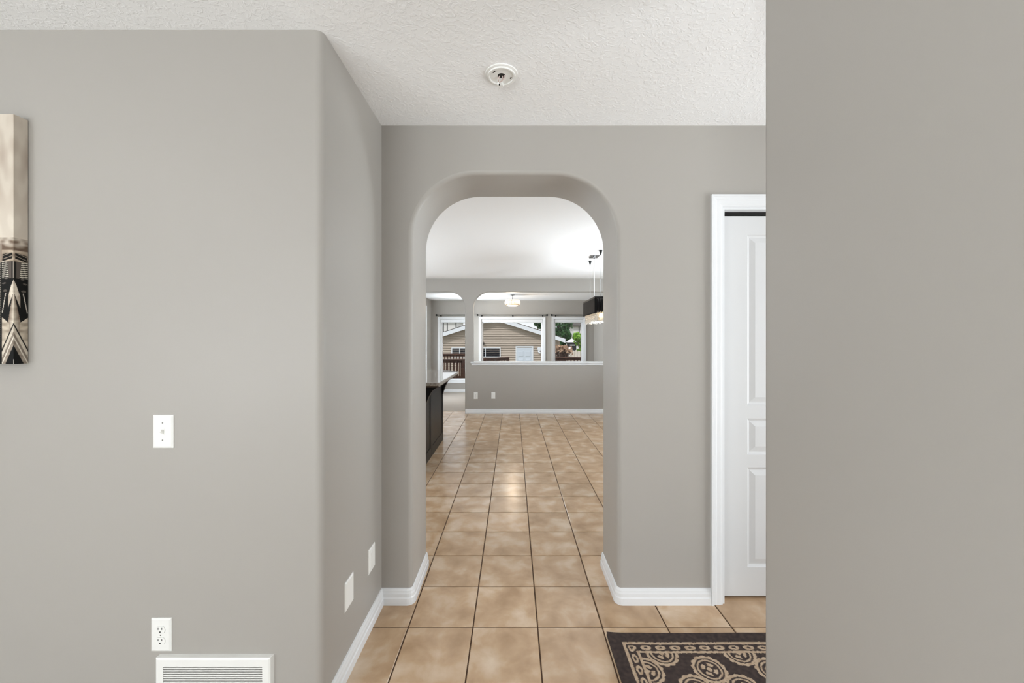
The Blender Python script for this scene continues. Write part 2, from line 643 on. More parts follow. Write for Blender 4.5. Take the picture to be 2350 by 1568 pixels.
    w = mb.build('wall_left', 'paint')
    struct(w, 'grey painted wall with rounded corner left of the passage', 'wall')
    w = arched_wall('wall_arch', Y_ARCH0, Y_ARCH1, -3.6, 1.071, H1, 0, 0,
                    [(ARCH[0], ARCH[1], 0, 0, 2.198, 0.325)], 0.02)
    struct(w, 'grey wall with a wide round-cornered archway', 'wall')
    # the rest of that wall, over and beyond the closet
    mb = MB()
    mb.box(1.071, 2.30, Y_ARCH0, Y_ARCH1, 2.03, H1)
    mb.box(2.30, 3.45, Y_ARCH0, Y_ARCH1, 0, H1)
    mb.box(1.071, 2.30, 2.30, Y_ARCH1, 0, 2.03)
    struct(mb.build('wall_closet', 'paint'), 'grey wall above and around the white closet door', 'wall')
    # near right wall with bullnose end
    rr = 0.02
    fp = [(X_RW, -5.2)] + [(X_RW + 0.12, -5.2)] + arc(X_RW + 0.12 - rr, 1.172 - rr, rr, 0, 90, 6) + arc(X_RW + rr, 1.172 - rr, rr, 90, 180, 6)
    mb = MB()
    mb.prism(fp, 'z', 0, H1)
    for k in range(len(mb.s)):
        mb.s[k] = (2 + 2 <= k < 2 + 8) or (2 + 9 <= k < 2 + 15)
    struct(mb.build('wall_right', 'paint'), 'plain grey wall close at the right of the view', 'wall')
    # walls round the front room and the entrance (behind and beside the camera)
    w = wall_with_holes('wall_front', 'x', -3.72, X_RW + 0.12, -5.32, -5.2, 0, H1, [(-3.3, -0.9, 0.35, 2.15)])
    struct(w, 'front wall of the room behind the camera with an added wide window', 'wall')
    w = wall_with_holes('wall_west', 'y', -5.2, Y_ARCH1, -3.72, -3.6, 0, H1, [(-3.8, -1.4, 0.35, 2.15)])
    struct(w, 'side wall of the front room far to the left with an added window', 'wall')
    w = wall_with_holes('wall_entry', 'x', X_RW + 0.12, 3.42, -1.22, -1.1, 0, H1, [])
    struct(w, 'end wall of the entrance', 'wall')
    w = wall_with_holes('wall_east', 'y', -1.1, Y_ARCH0, 3.30, 3.42, 0, H1, [(0.15, 1.65, 0.4, 2.1)])
    struct(w, 'side wall of the entrance with a window placed for fill light', 'wall')
    # kitchen / dining side walls
    w = wall_with_holes('wall_kitchen', 'y', Y_ARCH1, Y_FAR0, -3.62, -3.5, 0, H2, [(4.0, 5.6, 0.95, 2.05)])
    struct(w, 'kitchen side wall with an added window', 'wall')
    w = wall_with_holes('wall_dining', 'y', Y_ARCH1, Y_FAR0, 2.7, 2.82, 0, H2, [(3.95, 5.65, 0.5, 2.1)])
    struct(w, 'dining side wall with an added window', 'wall')
    # far wall: doorway and pass-through with rounded corners
    w = arched_wall('wall_far', Y_FAR0, Y_FAR1, -3.6, 2.82, H2 + 0.005, 0, 0.90,
                    [(-1.95, -0.858, 0, 0.90, 2.181, 0.29), (-0.710, 1.86, 0.90, 0.90, 2.181, 0.29)], 0.016)
    # the solid under the opening
    rr = 0.016
    fp = [(2.82, Y_FAR0), (2.82, Y_FAR1)] + arc(-0.858 + rr, Y_FAR1 - rr, rr, 90, 180, 6) + arc(-0.858 + rr, Y_FAR0 + rr, rr, 180, 270, 6)
    mb = MB().prism(fp, 'z', 0, 0.90)
    for k in range(2, len(mb.s)):
        mb.s[k] = (4 <= k < 10) or (11 <= k < 17)
    mb.build('half_wall', 'paint', w)
    struct(w, 'grey half wall with a rounded doorway and a wide pass-through opening', 'wall')
    # far room
    holes = [(-1.808, -1.055, 0.29, 1.825), (-0.788, 0.751, 0.29, 1.825), (1.017, 1.757, 0.29, 1.825)]
    w = wall_with_holes('wall_back', 'x', -2.14, 2.13, Y_BACK, Y_BACK + 0.15, 0, H3, holes)
    struct(w, 'grey back wall of the far room with three windows', 'wall')
    w = wall_with_holes('wall_far_left', 'y', Y_FAR1, Y_BACK, -2.14, -2.02, 0, H3, [(8.45, 9.15, 0.55, 2.05)])
    struct(w, 'left side wall of the far room', 'wall')
    w = MB().box(2.01, 2.13, Y_FAR1, Y_BACK, 0, H3).build('wall_far_right', 'paint')
    struct(w, 'right side wall of the far room, bright with window light', 'wall')

    # ----- sill board on the half wall
    mb = MB()
    mb.box(-0.757, 1.90, Y_FAR0 - 0.028, Y_FAR0, 0.902, 0.930)
    mb.box(-0.708, 1.858, Y_FAR0, Y_FAR1 + 0.028, 0.902, 0.930)
    mb.box(-0.742, 1.885, Y_FAR0 - 0.014, Y_FAR0, 0.868, 0.902)
    struct(mb.build('trim_1', 'white', bevel=0.004), 'white ledge board capping the grey half wall', 'ledge')

    # ----- baseboards
    prof = [(0, 0), (0.015, 0), (0.015, 0.034), (0.0115, 0.040), (0.0115, 0.056), (0.009, 0.064), (0.0085, 0.070), (0.005, 0.080), (0, 0.082)]

    def base(name, path, label):
        mb = MB()
        # profile offset must point to the right of the travel direction: negate
        sweep(mb, path, [(-o, h) for (o, h) in prof], False, lambda x, y, h: (x, y, h))
        struct(mb.build(name, 'white'), label, 'baseboard')
    rc = 0.024
    base('baseboard_left', [(-3.58, Y_FRONT)] + arc(X_SIDE - rc, Y_FRONT + rc, rc, -90, 0, 5) + [(X_SIDE, Y_ARCH0)]
         + arc(ARCH[0] - rc, Y_ARCH0 + rc, rc, -90, 0, 5) + [(ARCH[0], Y_ARCH1 - 0.004)],
         'white baseboard along the left wall turning into the archway')
    base('baseboard_right', [(ARCH[1], Y_ARCH1 - 0.004)] + arc(ARCH[1] + rc, Y_ARCH0 + rc, rc, 180, 270, 5) + [(1.010, Y_ARCH0)],
         'white baseboard between the archway and the closet door')
    base('baseboard_far', [(-0.858, Y_FAR1 - 0.01)][:0] + [(-0.850, Y_FAR0), (2.68, Y_FAR0)],
         'white baseboard along the grey half wall')
    base('baseboard_back', [(-2.0, Y_BACK), (2.0, Y_BACK)], 'white baseboard under the far windows')


def casing_profile(w, t):
    return [(0, 0), (w, 0), (w, t), (w * 0.88, t), (w * 0.84, t * 0.82), (w * 0.5, t * 0.76), (w * 0.44, t * 0.62), (w * 0.12, t * 0.5), (0, t * 0.42)]


def make_window(name, loc, rotz, w, zlo, zhi, label, depth=0.15, mull=0, blind=True, cw=0.055):
    """hole w wide from zlo to zhi in a wall; local x along the wall, -y into the room; origin at the floor under its middle"""
    root = link(name, None, loc)
    root.rotation_euler = (0, 0, rotz)
    root.empty_display_size = 0.05
    WORLD[root.name] = Vector()          # build children in local coordinates
    h = w / 2
    mb = MB()
    sweep(mb, [(-h, zlo), (-h, zhi), (h, zhi), (h, zlo)], [(o, t) for (o, t) in casing_profile(cw, 0.018)], True,
          lambda x, z, t: (x, -t, z))
    mb.build('casing', 'white', root)
    mb = MB()          # jamb liner
    t = 0.012
    mb.box(-h, -h + t, 0.0, depth, zlo, zhi).box(h - t, h, 0.0, depth, zlo, zhi)
    mb.box(-h + t, h - t, 0.0, depth, zhi - t, zhi).box(-h + t, h - t, -0.006, depth, zlo, zlo + t)
    mb.build('jamb', 'white', root)
    mb = MB()
    a, fr = h - t, 0.032
    f0, f1 = depth * 0.55, depth * 0.55 + 0.05
    z0, z1 = zlo + t, zhi - t
    mb.box(-a, -a + fr, f0, f1, z0, z1).box(a - fr, a, f0, f1, z0, z1)
    mb.box(-a + fr, a - fr, f0, f1, z0, z0 + fr).box(-a + fr, a - fr, f0, f1, z1 - fr, z1)
    for k in range(mull):
        x = -a + 2 * a * (k + 1) / (mull + 1)
        mb.box(x - 0.025, x + 0.025, f0, f1, z0 + fr, z1 - fr)
    mb.build('sash_frame', 'vinyl', root, bevel=0.003)
    mb = MB().box(-a + fr * 0.8, a - fr * 0.8, f0 + 0.02, f0 + 0.026, z0 + fr * 0.8, z1 - fr * 0.8)
    mb.build('pane', 'glass', root)
    if blind:
        mb = MB().box(-a + 0.006, a - 0.006, 0.012, 0.068, z1 - 0.062, z1 - 0.003)
        bl = mb.build('blind', 'blind', root, bevel=0.004)
        mb = MB().box(-a + 0.01, a - 0.01, 0.03, 0.05, z1 - 0.088, z1 - 0.066)
        mb.build('blind_slats', 'blind', bl, bevel=0.003)
    struct(root, label, 'window')
    return root


def build_windows():
    yb = Y_BACK
    for i, (a, b, lab) in enumerate([(-1.808, -1.055, 'white framed window seen through the left doorway, deck railing outside'),
                                     (-0.788, 0.751, 'wide white framed window facing the beige garage'),
                                     (1.017, 1.757, 'narrow white framed window facing green trees')]):
        make_window('window_%d' % (i + 1), ((a + b) / 2, yb, 0), 0, b - a, 0.29, 1.825, lab)
    make_window('window_4', (-2.1, -5.2, 0), PI, 2.4, 0.35, 2.15, 'wide front window added behind the camera for fill light', depth=0.12, mull=2, blind=False)  # unseen window, added to let fill light in from behind
    make_window('window_9', (-3.6, -2.6, 0), PI / 2, 2.4, 0.35, 2.15, 'side window added to the front room to light the right wall', depth=0.12, mull=1, blind=False)  # unseen window, added to light the right wall
    make_window('window_5', (3.30, 0.90, 0), -PI / 2, 1.5, 0.4, 2.1, 'window of the entrance, placed for fill light from the right', depth=0.12, mull=1, blind=False)  # unseen window, placed to light the passage side wall
    make_window('window_6', (-3.5, 4.8, 0), PI / 2, 1.6, 0.95, 2.05, 'kitchen window added on the left side wall for fill light', depth=0.12, mull=1, blind=False)  # unseen window, added as a fill source for the kitchen
    make_window('window_8', (-2.02, 8.8, 0), PI / 2, 0.7, 0.55, 2.05, 'hidden side window added to brighten the far room', depth=0.12, blind=False)  # out of view, added to brighten the far room
    make_window('window_7', (2.7, 4.8, 0), -PI / 2, 1.7, 0.5, 2.1, 'dining window added on the right side wall for fill light', depth=0.12, mull=1, blind=False)  # unseen window, added as a fill source for the dining area


# ------------------------------------------------------------------ closet door
def build_door():
    root = empty('door_1', (1.68, Y_ARCH0, 0))
    struct(root, 'white panelled closet door in a white casing', 'door')
    x0, x1, zt = 1.071, 2.30, 2.03
    mb = MB()
    prof = [(0, 0), (0.060, 0), (0.060, 0.017), (0.052, 0.017), (0.049, 0.013), (0.036, 0.012), (0.032, 0.0095), (0.012, 0.009), (0.009, 0.007), (0, 0.006)]
    sweep(mb, [(x0, 0), (x0, zt), (x1, zt), (x1, 0)], prof, False, lambda x, z, t: (x, Y_ARCH0 - t, z))
    mb.build('casing', 'white', root)
    mb = MB()
    jt = 0.012
    mb.box(x0, x0 + jt, Y_ARCH0, 2.16, 0, zt).box(x1 - jt, x1, Y_ARCH0, 2.16, 0, zt).box(x0 + jt, x1 - jt, Y_ARCH0, 2.16, zt - jt, zt)
    mb.build('jamb', 'white', root)
    mb = MB().box(x0 + jt, x1 - jt, 2.064, 2.105, zt - jt - 0.016, zt - jt)
    mb.build('track', 'black_metal', root)

    yf = 2.062
    for li, (a, b) in enumerate(((1.088, 1.684), (1.688, 2.284))):
        za, zb = 0.012, 1.996
        st = 0.137
        pl = [(0.162, 0.683), (0.750, 0.939), (1.008, 1.899)]
        mb = MB()
        # slab with recessed openings: stiles and rails
        mb.box(a, a + st, yf, yf + 0.034, za, zb).box(b - st, b, yf, yf + 0.034, za, zb)
        zs = [za] + [z for p in pl for z in p] + [zb]
        for k in range(0, len(zs), 2):
            mb.box(a + st, b - st, yf, yf + 0.034, zs[k], zs[k + 1])
        leaf = mb.build('door_leaf', 'door', root)
        for (p0, p1) in pl:
            mb = MB()
            rings = [(0, 0.0), (0.004, 0.006), (0.013, 0.010), (0.017, 0.0095), (0.042, 0.002), (0.046, 0.002)]
            vs = []
            for (o, d) in rings:
                vs += [(a + st + o, yf + d, p0 + o), (b - st - o, yf + d, p0 + o), (b - st - o, yf + d, p1 - o), (a + st + o, yf + d, p1 - o)]
            n = len(rings)
            fs = [(k * 4 + i, k * 4 + (i + 1) % 4, (k + 1) * 4 + (i + 1) % 4, (k + 1) * 4 + i) for k in range(n - 1) for i in range(4)]
            fs.append(tuple((n - 1) * 4 + i for i in range(4)))
            mb.add(vs, fs)
            mb.build('panel', 'door', leaf)
        mb = MB()
        kx = b - 0.05 if li == 0 else a + 0.05
        mb.lathe([(0.0, -0.03), (0.012, -0.028), (0.016, -0.018), (0.008, -0.008), (0.01, 0.0)], (kx, yf, 0.95), 16, 'y')
        mb.build('knob', 'chrome', leaf)


# ------------------------------------------------------------------ wall plates, vent, detector base
def rot_point(kind, x, d, z):
    """local plate coordinates (x right, d out of the wall) -> wall directions"""
    if kind == 'front':
        return (x, -d, z)
    return (d, x, z)                  # plate on the left side wall, facing +x


def plate_mesh(mb, kind, w, h, t=0.006, b=0.006):
    P = lambda x, d, z: rot_point(kind, x, d, z)
    v = [P(-w, 0, -h), P(w, 0, -h), P(w, 0, h), P(-w, 0, h),
         P(-w, t * 0.45, -h), P(w, t * 0.45, -h), P(w, t * 0.45, h), P(-w, t * 0.45, h),
         P(-w + b, t, -h + b), P(w - b, t, -h + b), P(w - b, t, h - b), P(-w + b, t, h - b)]
    f = [(3, 2, 1, 0)]
    for k in (0, 4):
        for i in range(4):
            f.append((k + i, k + (i + 1) % 4, k + 4 + (i + 1) % 4, k + 4 + i))
    f.append((8, 9, 10, 11))
    mb.add(v, f)


def local_box(mb, kind, x0, x1, d0, d1, z0, z1):
    a, b = rot_point(kind, x0, d0, z0), rot_point(kind, x1, d1, z1)
    mb.box(min(a[0], b[0]), max(a[0], b[0]), min(a[1], b[1]), max(a[1], b[1]), a[2], b[2])


def local_disc(mb, kind, x, z, r, d0, d1, n=14):
    c = rot_point(kind, x, 0, z)
    s = -1 if kind == 'front' else 1
    mb.lathe([(0.0001, d1 * s), (r, d1 * s), (r, d0 * s)], c, n, 'y' if kind == 'front' else 'x')


def wall_plate(name, loc, kind, what, label, cat, w=0.0355, h=0.0585, group=None):
    root = empty(name, loc)
    tag(root, label, cat, group)
    WORLD[root.name] = Vector()
    mb = MB()
    plate_mesh(mb, kind, w, h)
    mb.build('cover_plate', 'plastic', root)
    if what == 'outlet':
        for s in (1, -1):
            mb = MB()
            zc = 0.0195 * s
            pts = []
            for k in range(20):
                a = 2 * PI * k / 20
                pts.append((0.0168 * math.cos(a), max(-0.0128, min(0.0128, 0.0168 * math.sin(a))) + zc))
            P = [rot_point(kind, x, 0.0085, z) for (x, z) in pts] + [rot_point(kind, x, 0.005, z) for (x, z) in pts]
            n = len(pts)
            mb.add(P, [tuple(range(n))] + [(i, (i + 1) % n, n + (i + 1) % n, n + i) for i in range(n)])
            rc_ = mb.build('receptacle', 'plastic', root)
            mb = MB()
            for sx in (-1, 1):
                local_box(mb, kind, sx * 0.0065 - 0.0011, sx * 0.0065 + 0.0011, 0.0075, 0.0088, zc + 0.0008, zc + 0.0078)
            local_disc(mb, kind, 0, zc - 0.0068, 0.0026, 0.0075, 0.0088)
            mb.build('slots', 'plate_slot', rc_)
        mb = MB()
        local_disc(mb, kind, 0, 0, 0.0022, 0.005, 0.0066)
        mb.build('screw', 'screw', root)
    elif what == 'switch':
        mb = MB()
        local_box(mb, kind, -0.0052, 0.0052, 0.0055, 0.0066, -0.012, 0.012)
        tg = mb.build('toggle_frame', 'plastic', root)
        mb = MB()
        P = lambda x, d, z: rot_point(kind, x, d, z)
        mb.add([P(-0.004, 0.0065, -0.009), P(0.004, 0.0065, -0.009), P(0.004, 0.0065, 0.007), P(-0.004, 0.0065, 0.007),
                P(-0.0033, 0.017, 0.002), P(0.0033, 0.017, 0.002), P(0.0033, 0.016, 0.0085), P(-0.0033, 0.016, 0.0085)],
               [(3, 2, 1, 0), (4, 5, 6, 7), (0, 1, 5, 4), (1, 2, 6, 5), (2, 3, 7, 6), (3, 0, 4, 7)])
        mb.build('toggle', 'plastic', root, bevel=0.0008)
        for s in (1, -1):
            mb = MB()
            local_disc(mb, kind, 0, 0.0302 * s, 0.0024, 0.005, 0.0066)
            mb.build('screw', 'screw', root)
    elif what == 'insert':
        mb = MB()
        local_box(mb, kind, -0.0165, 0.0165, 0.004, 0.0075, -0.0335, 0.0335)
        mb.build('insert', 'plastic', root, bevel=0.001)
    return root


def build_wall_fittings():
    y, x = Y_FRONT, X_SIDE
    wall_plate('light_switch', (-1.2300, y, 1.0318), 'front', 'switch', 'white toggle light switch on the grey wall right of the canvas print', 'light switch')
    wall_plate('power_outlet', (-1.2368, y, 0.3166), 'front', 'outlet', 'white double power outlet just above the white wall vent', 'outlet')
    wall_plate('blank_plate', (x, 1.6145, 0.3215), 'side', 'blank', 'white blank cover plate on the side wall, nearer of the two', 'cover plate', w=0.042, h=0.0585)
    wall_plate('cable_outlet', (x, 1.872, 0.3155), 'side', 'insert', 'white plate with insert on the side wall, close to the inner corner', 'outlet', w=0.041, h=0.0565)
    k = Y_FAR0 / FPX
    wall_plate('power_outlet', ((1091.8 - CX) * k, Y_FAR0, EYE - (908.5 - CY) * k), 'front', 'outlet',
               'small white outlet on the half wall, nearer the doorway', 'outlet')
    wall_plate('cable_outlet', ((1132 - CX) * k, Y_FAR0, EYE - (908 - CY) * k), 'front', 'insert',
               'small white plate on the half wall, farther from the doorway', 'outlet')

    # return air vent
    X0, X1, ZT, ZB, YF = -1.2442, -0.8409, 0.246, 0.092, Y_FRONT - 0.019
    root = empty('wall_vent', ((X0 + X1) / 2, Y_FRONT, ZB))
    tag(root, 'white slatted air vent low on the grey wall under the outlet', 'vent')
    mb = MB()
    s = 0.034
    lx0, lx1, lz0, lz1 = X0 + 0.027, X1 - 0.031, ZB + 0.026, ZT - 0.030
    # front frame with sloping shoulders
    b = 0.006
    outer = [(X0, Y_FRONT, ZB), (X1, Y_FRONT, ZB), (X1, Y_FRONT, ZT), (X0, Y_FRONT, ZT)]
    mid = [(X0, YF + 0.003, ZB), (X1 - 0.004, YF + 0.003, ZB), (X1 - 0.004, YF + 0.003, ZT), (X0, YF + 0.003, ZT)]
    fro = [(X0 + b, YF, ZB + b), (X1 - 0.004 - b, YF, ZB + b), (X1 - 0.004 - b, YF, ZT - b), (X0 + b, YF, ZT - b)]
    inn = [(lx0, YF, lz0), (lx1, YF, lz0), (lx1, YF, lz1), (lx0, YF, lz1)]
    inb = [(lx0, Y_FRONT, lz0), (lx1, Y_FRONT, lz0), (lx1, Y_FRONT, lz1), (lx0, Y_FRONT, lz1)]
    vs = outer + mid + fro + inn + inb
    fs = [(k4 * 4 + i, k4 * 4 + (i + 1) % 4, (k4 + 1) * 4 + (i + 1) % 4, (k4 + 1) * 4 + i) for k4 in range(4) for i in range(4)]
    mb.add(vs, fs)
    mb.build('frame', 'plastic', root)
    MB().box(lx0 - 0.002, lx1 + 0.002, Y_FRONT - 0.003, Y_FRONT - 0.001, lz0 - 0.002, lz1 + 0.002).build('backing', principled('vent_shadow', srgb(120, 118, 114), 0.7)[0], root)
    n = int((lz1 - lz0) / 0.00795)
    sl = MB()
    sl.prism([(YF + 0.0015, 0.0), (YF + 0.0015, 0.0046), (YF + 0.0125, 0.0022), (YF + 0.0125, 0.0004)], 'x', lx0, lx1)
    base = WORLD[root.name]
    me = sl.mesh('slat', 'plastic', 0, (base.x, base.y, 0))
    for i in range(n):
        link('slat', me, (0, 0, lz0 + 0.0015 + i * 0.00795 - base.z), root)

    # base plate of a removed smoke detector on the ceiling
    cx, cy = (1151 - CX) * 1.627 / FPX, 1.627
    root = empty('detector_base', (cx, cy, H1))
    tag(root, 'round white detector mounting plate with exposed wires on the ceiling', 'smoke detector')
    WORLD[root.name] = Vector()
    mb = MB()
    mb.lathe([(0.067, 0), (0.0665, -0.004), (0.060, -0.006), (0.0575, -0.006), (0.0565, -0.011), (0.052, -0.012), (0.050, -0.011), (0.0495, -0.006), (0.0165, -0.006), (0.0165, 0.0)],
             (0, 0, 0), 48)
    mb.build('mounting_plate', 'plastic', root)
    MB().lathe([(0.0001, -0.0045), (0.0163, -0.0045)], (0, 0, 0), 24).build('wire_hole', 'plate_slot', root)
    for (a, rr, ln) in ((-140, 0.039, 0.014), (-82, 0.047, 0.009), (18, 0.040, 0.011)):
        ca, sa = math.cos(R(a)), math.sin(R(a))
        p = Vector((rr * ca, rr * sa, -0.0063))
        t = Vector((-sa, ca, 0)) * ln / 2
        MB().beam(p - t, p + t, 0.0042, 0.0012).build('key_slot', 'plate_slot', root)
    pink = principled('pink_wire', srgb(206, 186, 180), 0.4)[0]
    for pts in ([(0.012, -0.002, -0.004), (0.010, 0.006, -0.012), (0.0, 0.014, -0.018), (-0.008, 0.024, -0.017), (-0.009, 0.036, -0.013)],
                [(0.004, 0.002, -0.004), (0.004, 0.012, -0.014), (-0.006, 0.020, -0.018)],
                [(-0.008, 0.002, -0.004), (-0.014, 0.010, -0.014), (-0.013, 0.022, -0.016)]):
        MB().tube(pts, 0.0022, 8).build('wire', pink, root)
    mb = MB().prism([(-0.019, 0.040), (0.004, 0.040), (0.008, 0.056), (-0.002, 0.064), (-0.018, 0.060)], 'z', -0.017, -0.006)
    plug = mb.build('wire_plug', 'plastic', root, bevel=0.0015)
    MB().lathe([(0.0001, -0.0182), (0.0032, -0.0182), (0.0032, -0.015)], (-0.010, 0.040, 0), 10).build('plug_hole', 'plate_slot', plug)


# ------------------------------------------------------------------ canvas print
def lerp(a, b, t):
    t = max(0.0, min(1.0, t))
    return tuple(a[i] + (b[i] - a[i]) * t for i in range(3))


def canvas_colour(s, yy):
    """print mirrored at the fold: s 0 at the fold, 1 at the far edge of the wrap; yy measured down the canvas"""
    nz = noise.noise(Vector((s * 1.6 + 3, yy * 0.022, 0.3)))
    n2 = noise.noise(Vector((s * 1.9 + 9, yy * 0.13, 1.7)))
    if yy < 574:
        c = lerp((208, 198, 184), (178, 164, 150), (nz + 0.35) * 1.1)
        c = lerp(c, (216, 206, 192), (yy - 420) / 90.0 * (0.6 + nz))
        if yy > 545:
            c = lerp(c, (110, 92, 78), (yy - 545) / 20.0 + n2 * 0.9)
        return c
    if yy < 600:
        e = yy - 10 * s
        if 578 + 6 * s < yy < 592 + 8 * s and 0.1 < s < 0.95:
            return (20, 18, 16) if 0.2 < ((e * 0.13) % 1.0) else (150, 138, 124)
        return lerp((196, 180, 160), (88, 74, 62), n2 + 0.45)
    if yy < 638:
        edge = 0.55 - (yy - 600) * 0.004
        if s > edge and s < 0.98:
            return (205, 198, 184) if ((yy + 3 * s) % 4.6) < 2.3 else (46, 42, 38)
        if s < 0.05:
            return (150, 142, 132)
        if s < 0.2:
            return (26, 24, 22)
        return (92, 84, 78)
    # inverted-V bands near the bottom
    c = yy - 62 * s
    if yy > 742 and c > 740:
        if c < 747:
            return (40, 35, 32)
        if c < 761:
            return lerp((214, 204, 188), (180, 168, 152), n2 + 0.3)
        if c < 771:
            return (134, 122, 110)
        if c < 777:
            return (220, 212, 198)
        if c < 792:
            return lerp((168, 156, 142), (128, 116, 104), n2 + 0.4)
        if s < 0.02 and yy > 825:
            return (200, 196, 188)
        return (10, 10, 11)
    if s > 0.4 and yy > 742 - 14 * (s - 0.4) / 0.6:
        return lerp((206, 194, 176), (150, 136, 120), n2 + 0.4)
    # spire
    if 643 < yy < 706:
        wdt = 0.46 * min(1.0, (yy - 643) / 38.0) ** 0.75
        if s < wdt and not (yy > 674 and s < (yy - 671) / 80.0 + 0.02):
            return lerp((222, 212, 196), (150, 134, 118), abs(s - 0.15) * 2 + n2 * 0.5)
    if yy > 660:
        w2 = 0.03 + max(0, (yy - 670)) / 62.0 * 0.4
        if s < w2 and yy > 668:
            return lerp((216, 206, 190), (120, 104, 90), s / max(w2, 0.01) * 0.9 + n2 * 0.4)
    if 672 < yy < 718 and abs(s - (0.66 + (yy - 672) / 46.0 * 0.3)) < 0.035:
        return (196, 188, 176)
    if n2 > 0.42 and yy < 670:
        return (90, 84, 78)
    return (12, 11, 11)


def painted_grid(name, nu, nv, pos, col, mat, parent):
    vs = [pos(i / nu, j / nv) for j in range(nv + 1) for i in range(nu + 1)]
    fs = [(j * (nu + 1) + i, j * (nu + 1) + i + 1, (j + 1) * (nu + 1) + i + 1, (j + 1) * (nu + 1) + i) for j in range(nv) for i in range(nu)]
    me = bpy.data.meshes.new(name)
    me.from_pydata(vs, [], fs)
    at = me.color_attributes.new('paint', 'FLOAT_COLOR', 'POINT')
    data = []
    for j in range(nv + 1):
        for i in range(nu + 1):
            data += srgb(*col(i / nu, j / nv))
    at.data.foreach_set('color', data)
    me.materials.append(M[mat])
    return link(name, me, (0, 0, 0), parent)


def build_canvas():
    xr, z0, z1 = -1.7085, 1.271, 2.127
    yw, yf = Y_FRONT - 0.001, 1.3507
    wid = 0.42
    root = empty('canvas_print', (xr - wid / 2, Y_FRONT, z0))
    tag(root, 'tall sepia city skyline canvas print hanging on the left grey wall', 'picture')
    WORLD[root.name] = Vector()
    ox, oy, oz = xr - wid / 2, Y_FRONT, z0
    dep = yw - yf

    def yy_of(v):
        return 836 - v * 574
    MB().box(-wid / 2 + 0.001, wid / 2 - 0.001, yf - oy + 0.001, yw - oy, 0.001, z1 - z0 - 0.001).build('stretcher_frame', 'black_metal', root)
    painted_grid('side_wrap', 40, 640, lambda u, v: (wid / 2, yf - oy + u * dep, v * (z1 - z0)), lambda u, v: canvas_colour(u, yy_of(v)), 'print', root)

    def front(u, v):
        s = (1 - u) * wid / dep
        yy = yy_of(v)
        if s <= 1:
            return canvas_colour(s, yy)
        # the rest of the skyline: towers of uneven height under the same smoky sky
        col = int((s - 1) / 0.9)
        f = (s - 1) / 0.9 - col
        r_ = random.Random(col * 17 + 3)
        top, tone, per = r_.uniform(575, 690), r_.uniform(0.25, 1.0), r_.uniform(4, 7)
        if yy < top:
            return canvas_colour(s, min(yy, 560))
        if f < 0.07 or f > 0.95:
            return (16, 15, 14)
        lit = ((yy - top) % per) < per * 0.5
        c = lerp((30, 27, 25), (200, 190, 174), tone * (0.9 if f < 0.5 else 0.55)) if lit else (26, 24, 22)
        return lerp(c, (14, 13, 13), (yy - top - 60) / 160.0)
    painted_grid('picture_face', 260, 640, lambda u, v: (-wid / 2 + u * wid, yf - oy, v * (z1 - z0)), front, 'print', root)


# ------------------------------------------------------------------ rug
def rug_colour(p, q, W, L):
    DK, CR = (56, 48, 46), (190, 168, 144)
    jx = noise.noise(Vector((p * 120, q * 120, 0.5))) * 0.0024
    jy = noise.noise(Vector((p * 120, q * 120, 7.5))) * 0.0024
    nz = noise.noise(Vector((p * 60, q * 60, 3.0)))
    dk = lerp(DK, (74, 62, 58), nz + 0.5)
    cr = lerp(CR, (170, 146, 122), nz + 0.3)
    a, b = p + jx, q + jy
    e = min(a, W - a, b, L - b)
    if e < 0.055:
        return dk
    if e < 0.068:
        return cr
    if e < 0.1045:
        # ring ovals along the border
        def ring(t, n_, sp):
            k = round((t - 0.087) / sp)
            dt = t - 0.087 - k * sp
            v1 = math.hypot(dt / 0.0235, n_ / 0.0125)
            v2 = math.hypot(dt / 0.0095, n_ / 0.0050)
            return v1 < 1 and v2 > 1
        spx = (W - 0.174) / round((W - 0.174) / 0.064)
        spy = (L - 0.174) / round((L - 0.174) / 0.056)
        ex, ey = min(a, W - a), min(b, L - b)
        hit = ring(a, ey - 0.087, spx) if ey <= ex else ring(b, ex - 0.087, spy)
        return cr if hit else dk
    if e < 0.116:
        return cr
    # field: four-lobed medallions on a staggered lattice
    px, py = 0.514, 0.348
    best = None
    for (ox, oy) in ((0.116, 0.116), (0.116 + px / 2, 0.116 + py / 2)):
        u, v = (a - ox + px / 2) % px - px / 2, (b - oy + py / 2) % py - py / 2
        for (lx, ly) in ((0.092, 0), (-0.092, 0), (0, 0.092), (0, -0.092)):
            d = math.hypot(u - lx, v - ly)
            if best is None or d < best[0]:
                best = (d, math.atan2(v - ly, u - lx), u - lx, v - ly)
    d, th, du, dv = best
    sc = 0.006 * abs(math.sin(th * 7))
    if 0.0555 < d < 0.064 + sc:
        return cr
    if 0.041 < d < 0.0485:
        return cr
    if d < 0.031:
        k = abs(math.sin(th * 2 + 0.6))
        if d < 0.012 and abs(du) + abs(dv) < 0.013:
            return cr
        if 0.017 < d < 0.031 and k > 0.55:
            return cr
    return dk


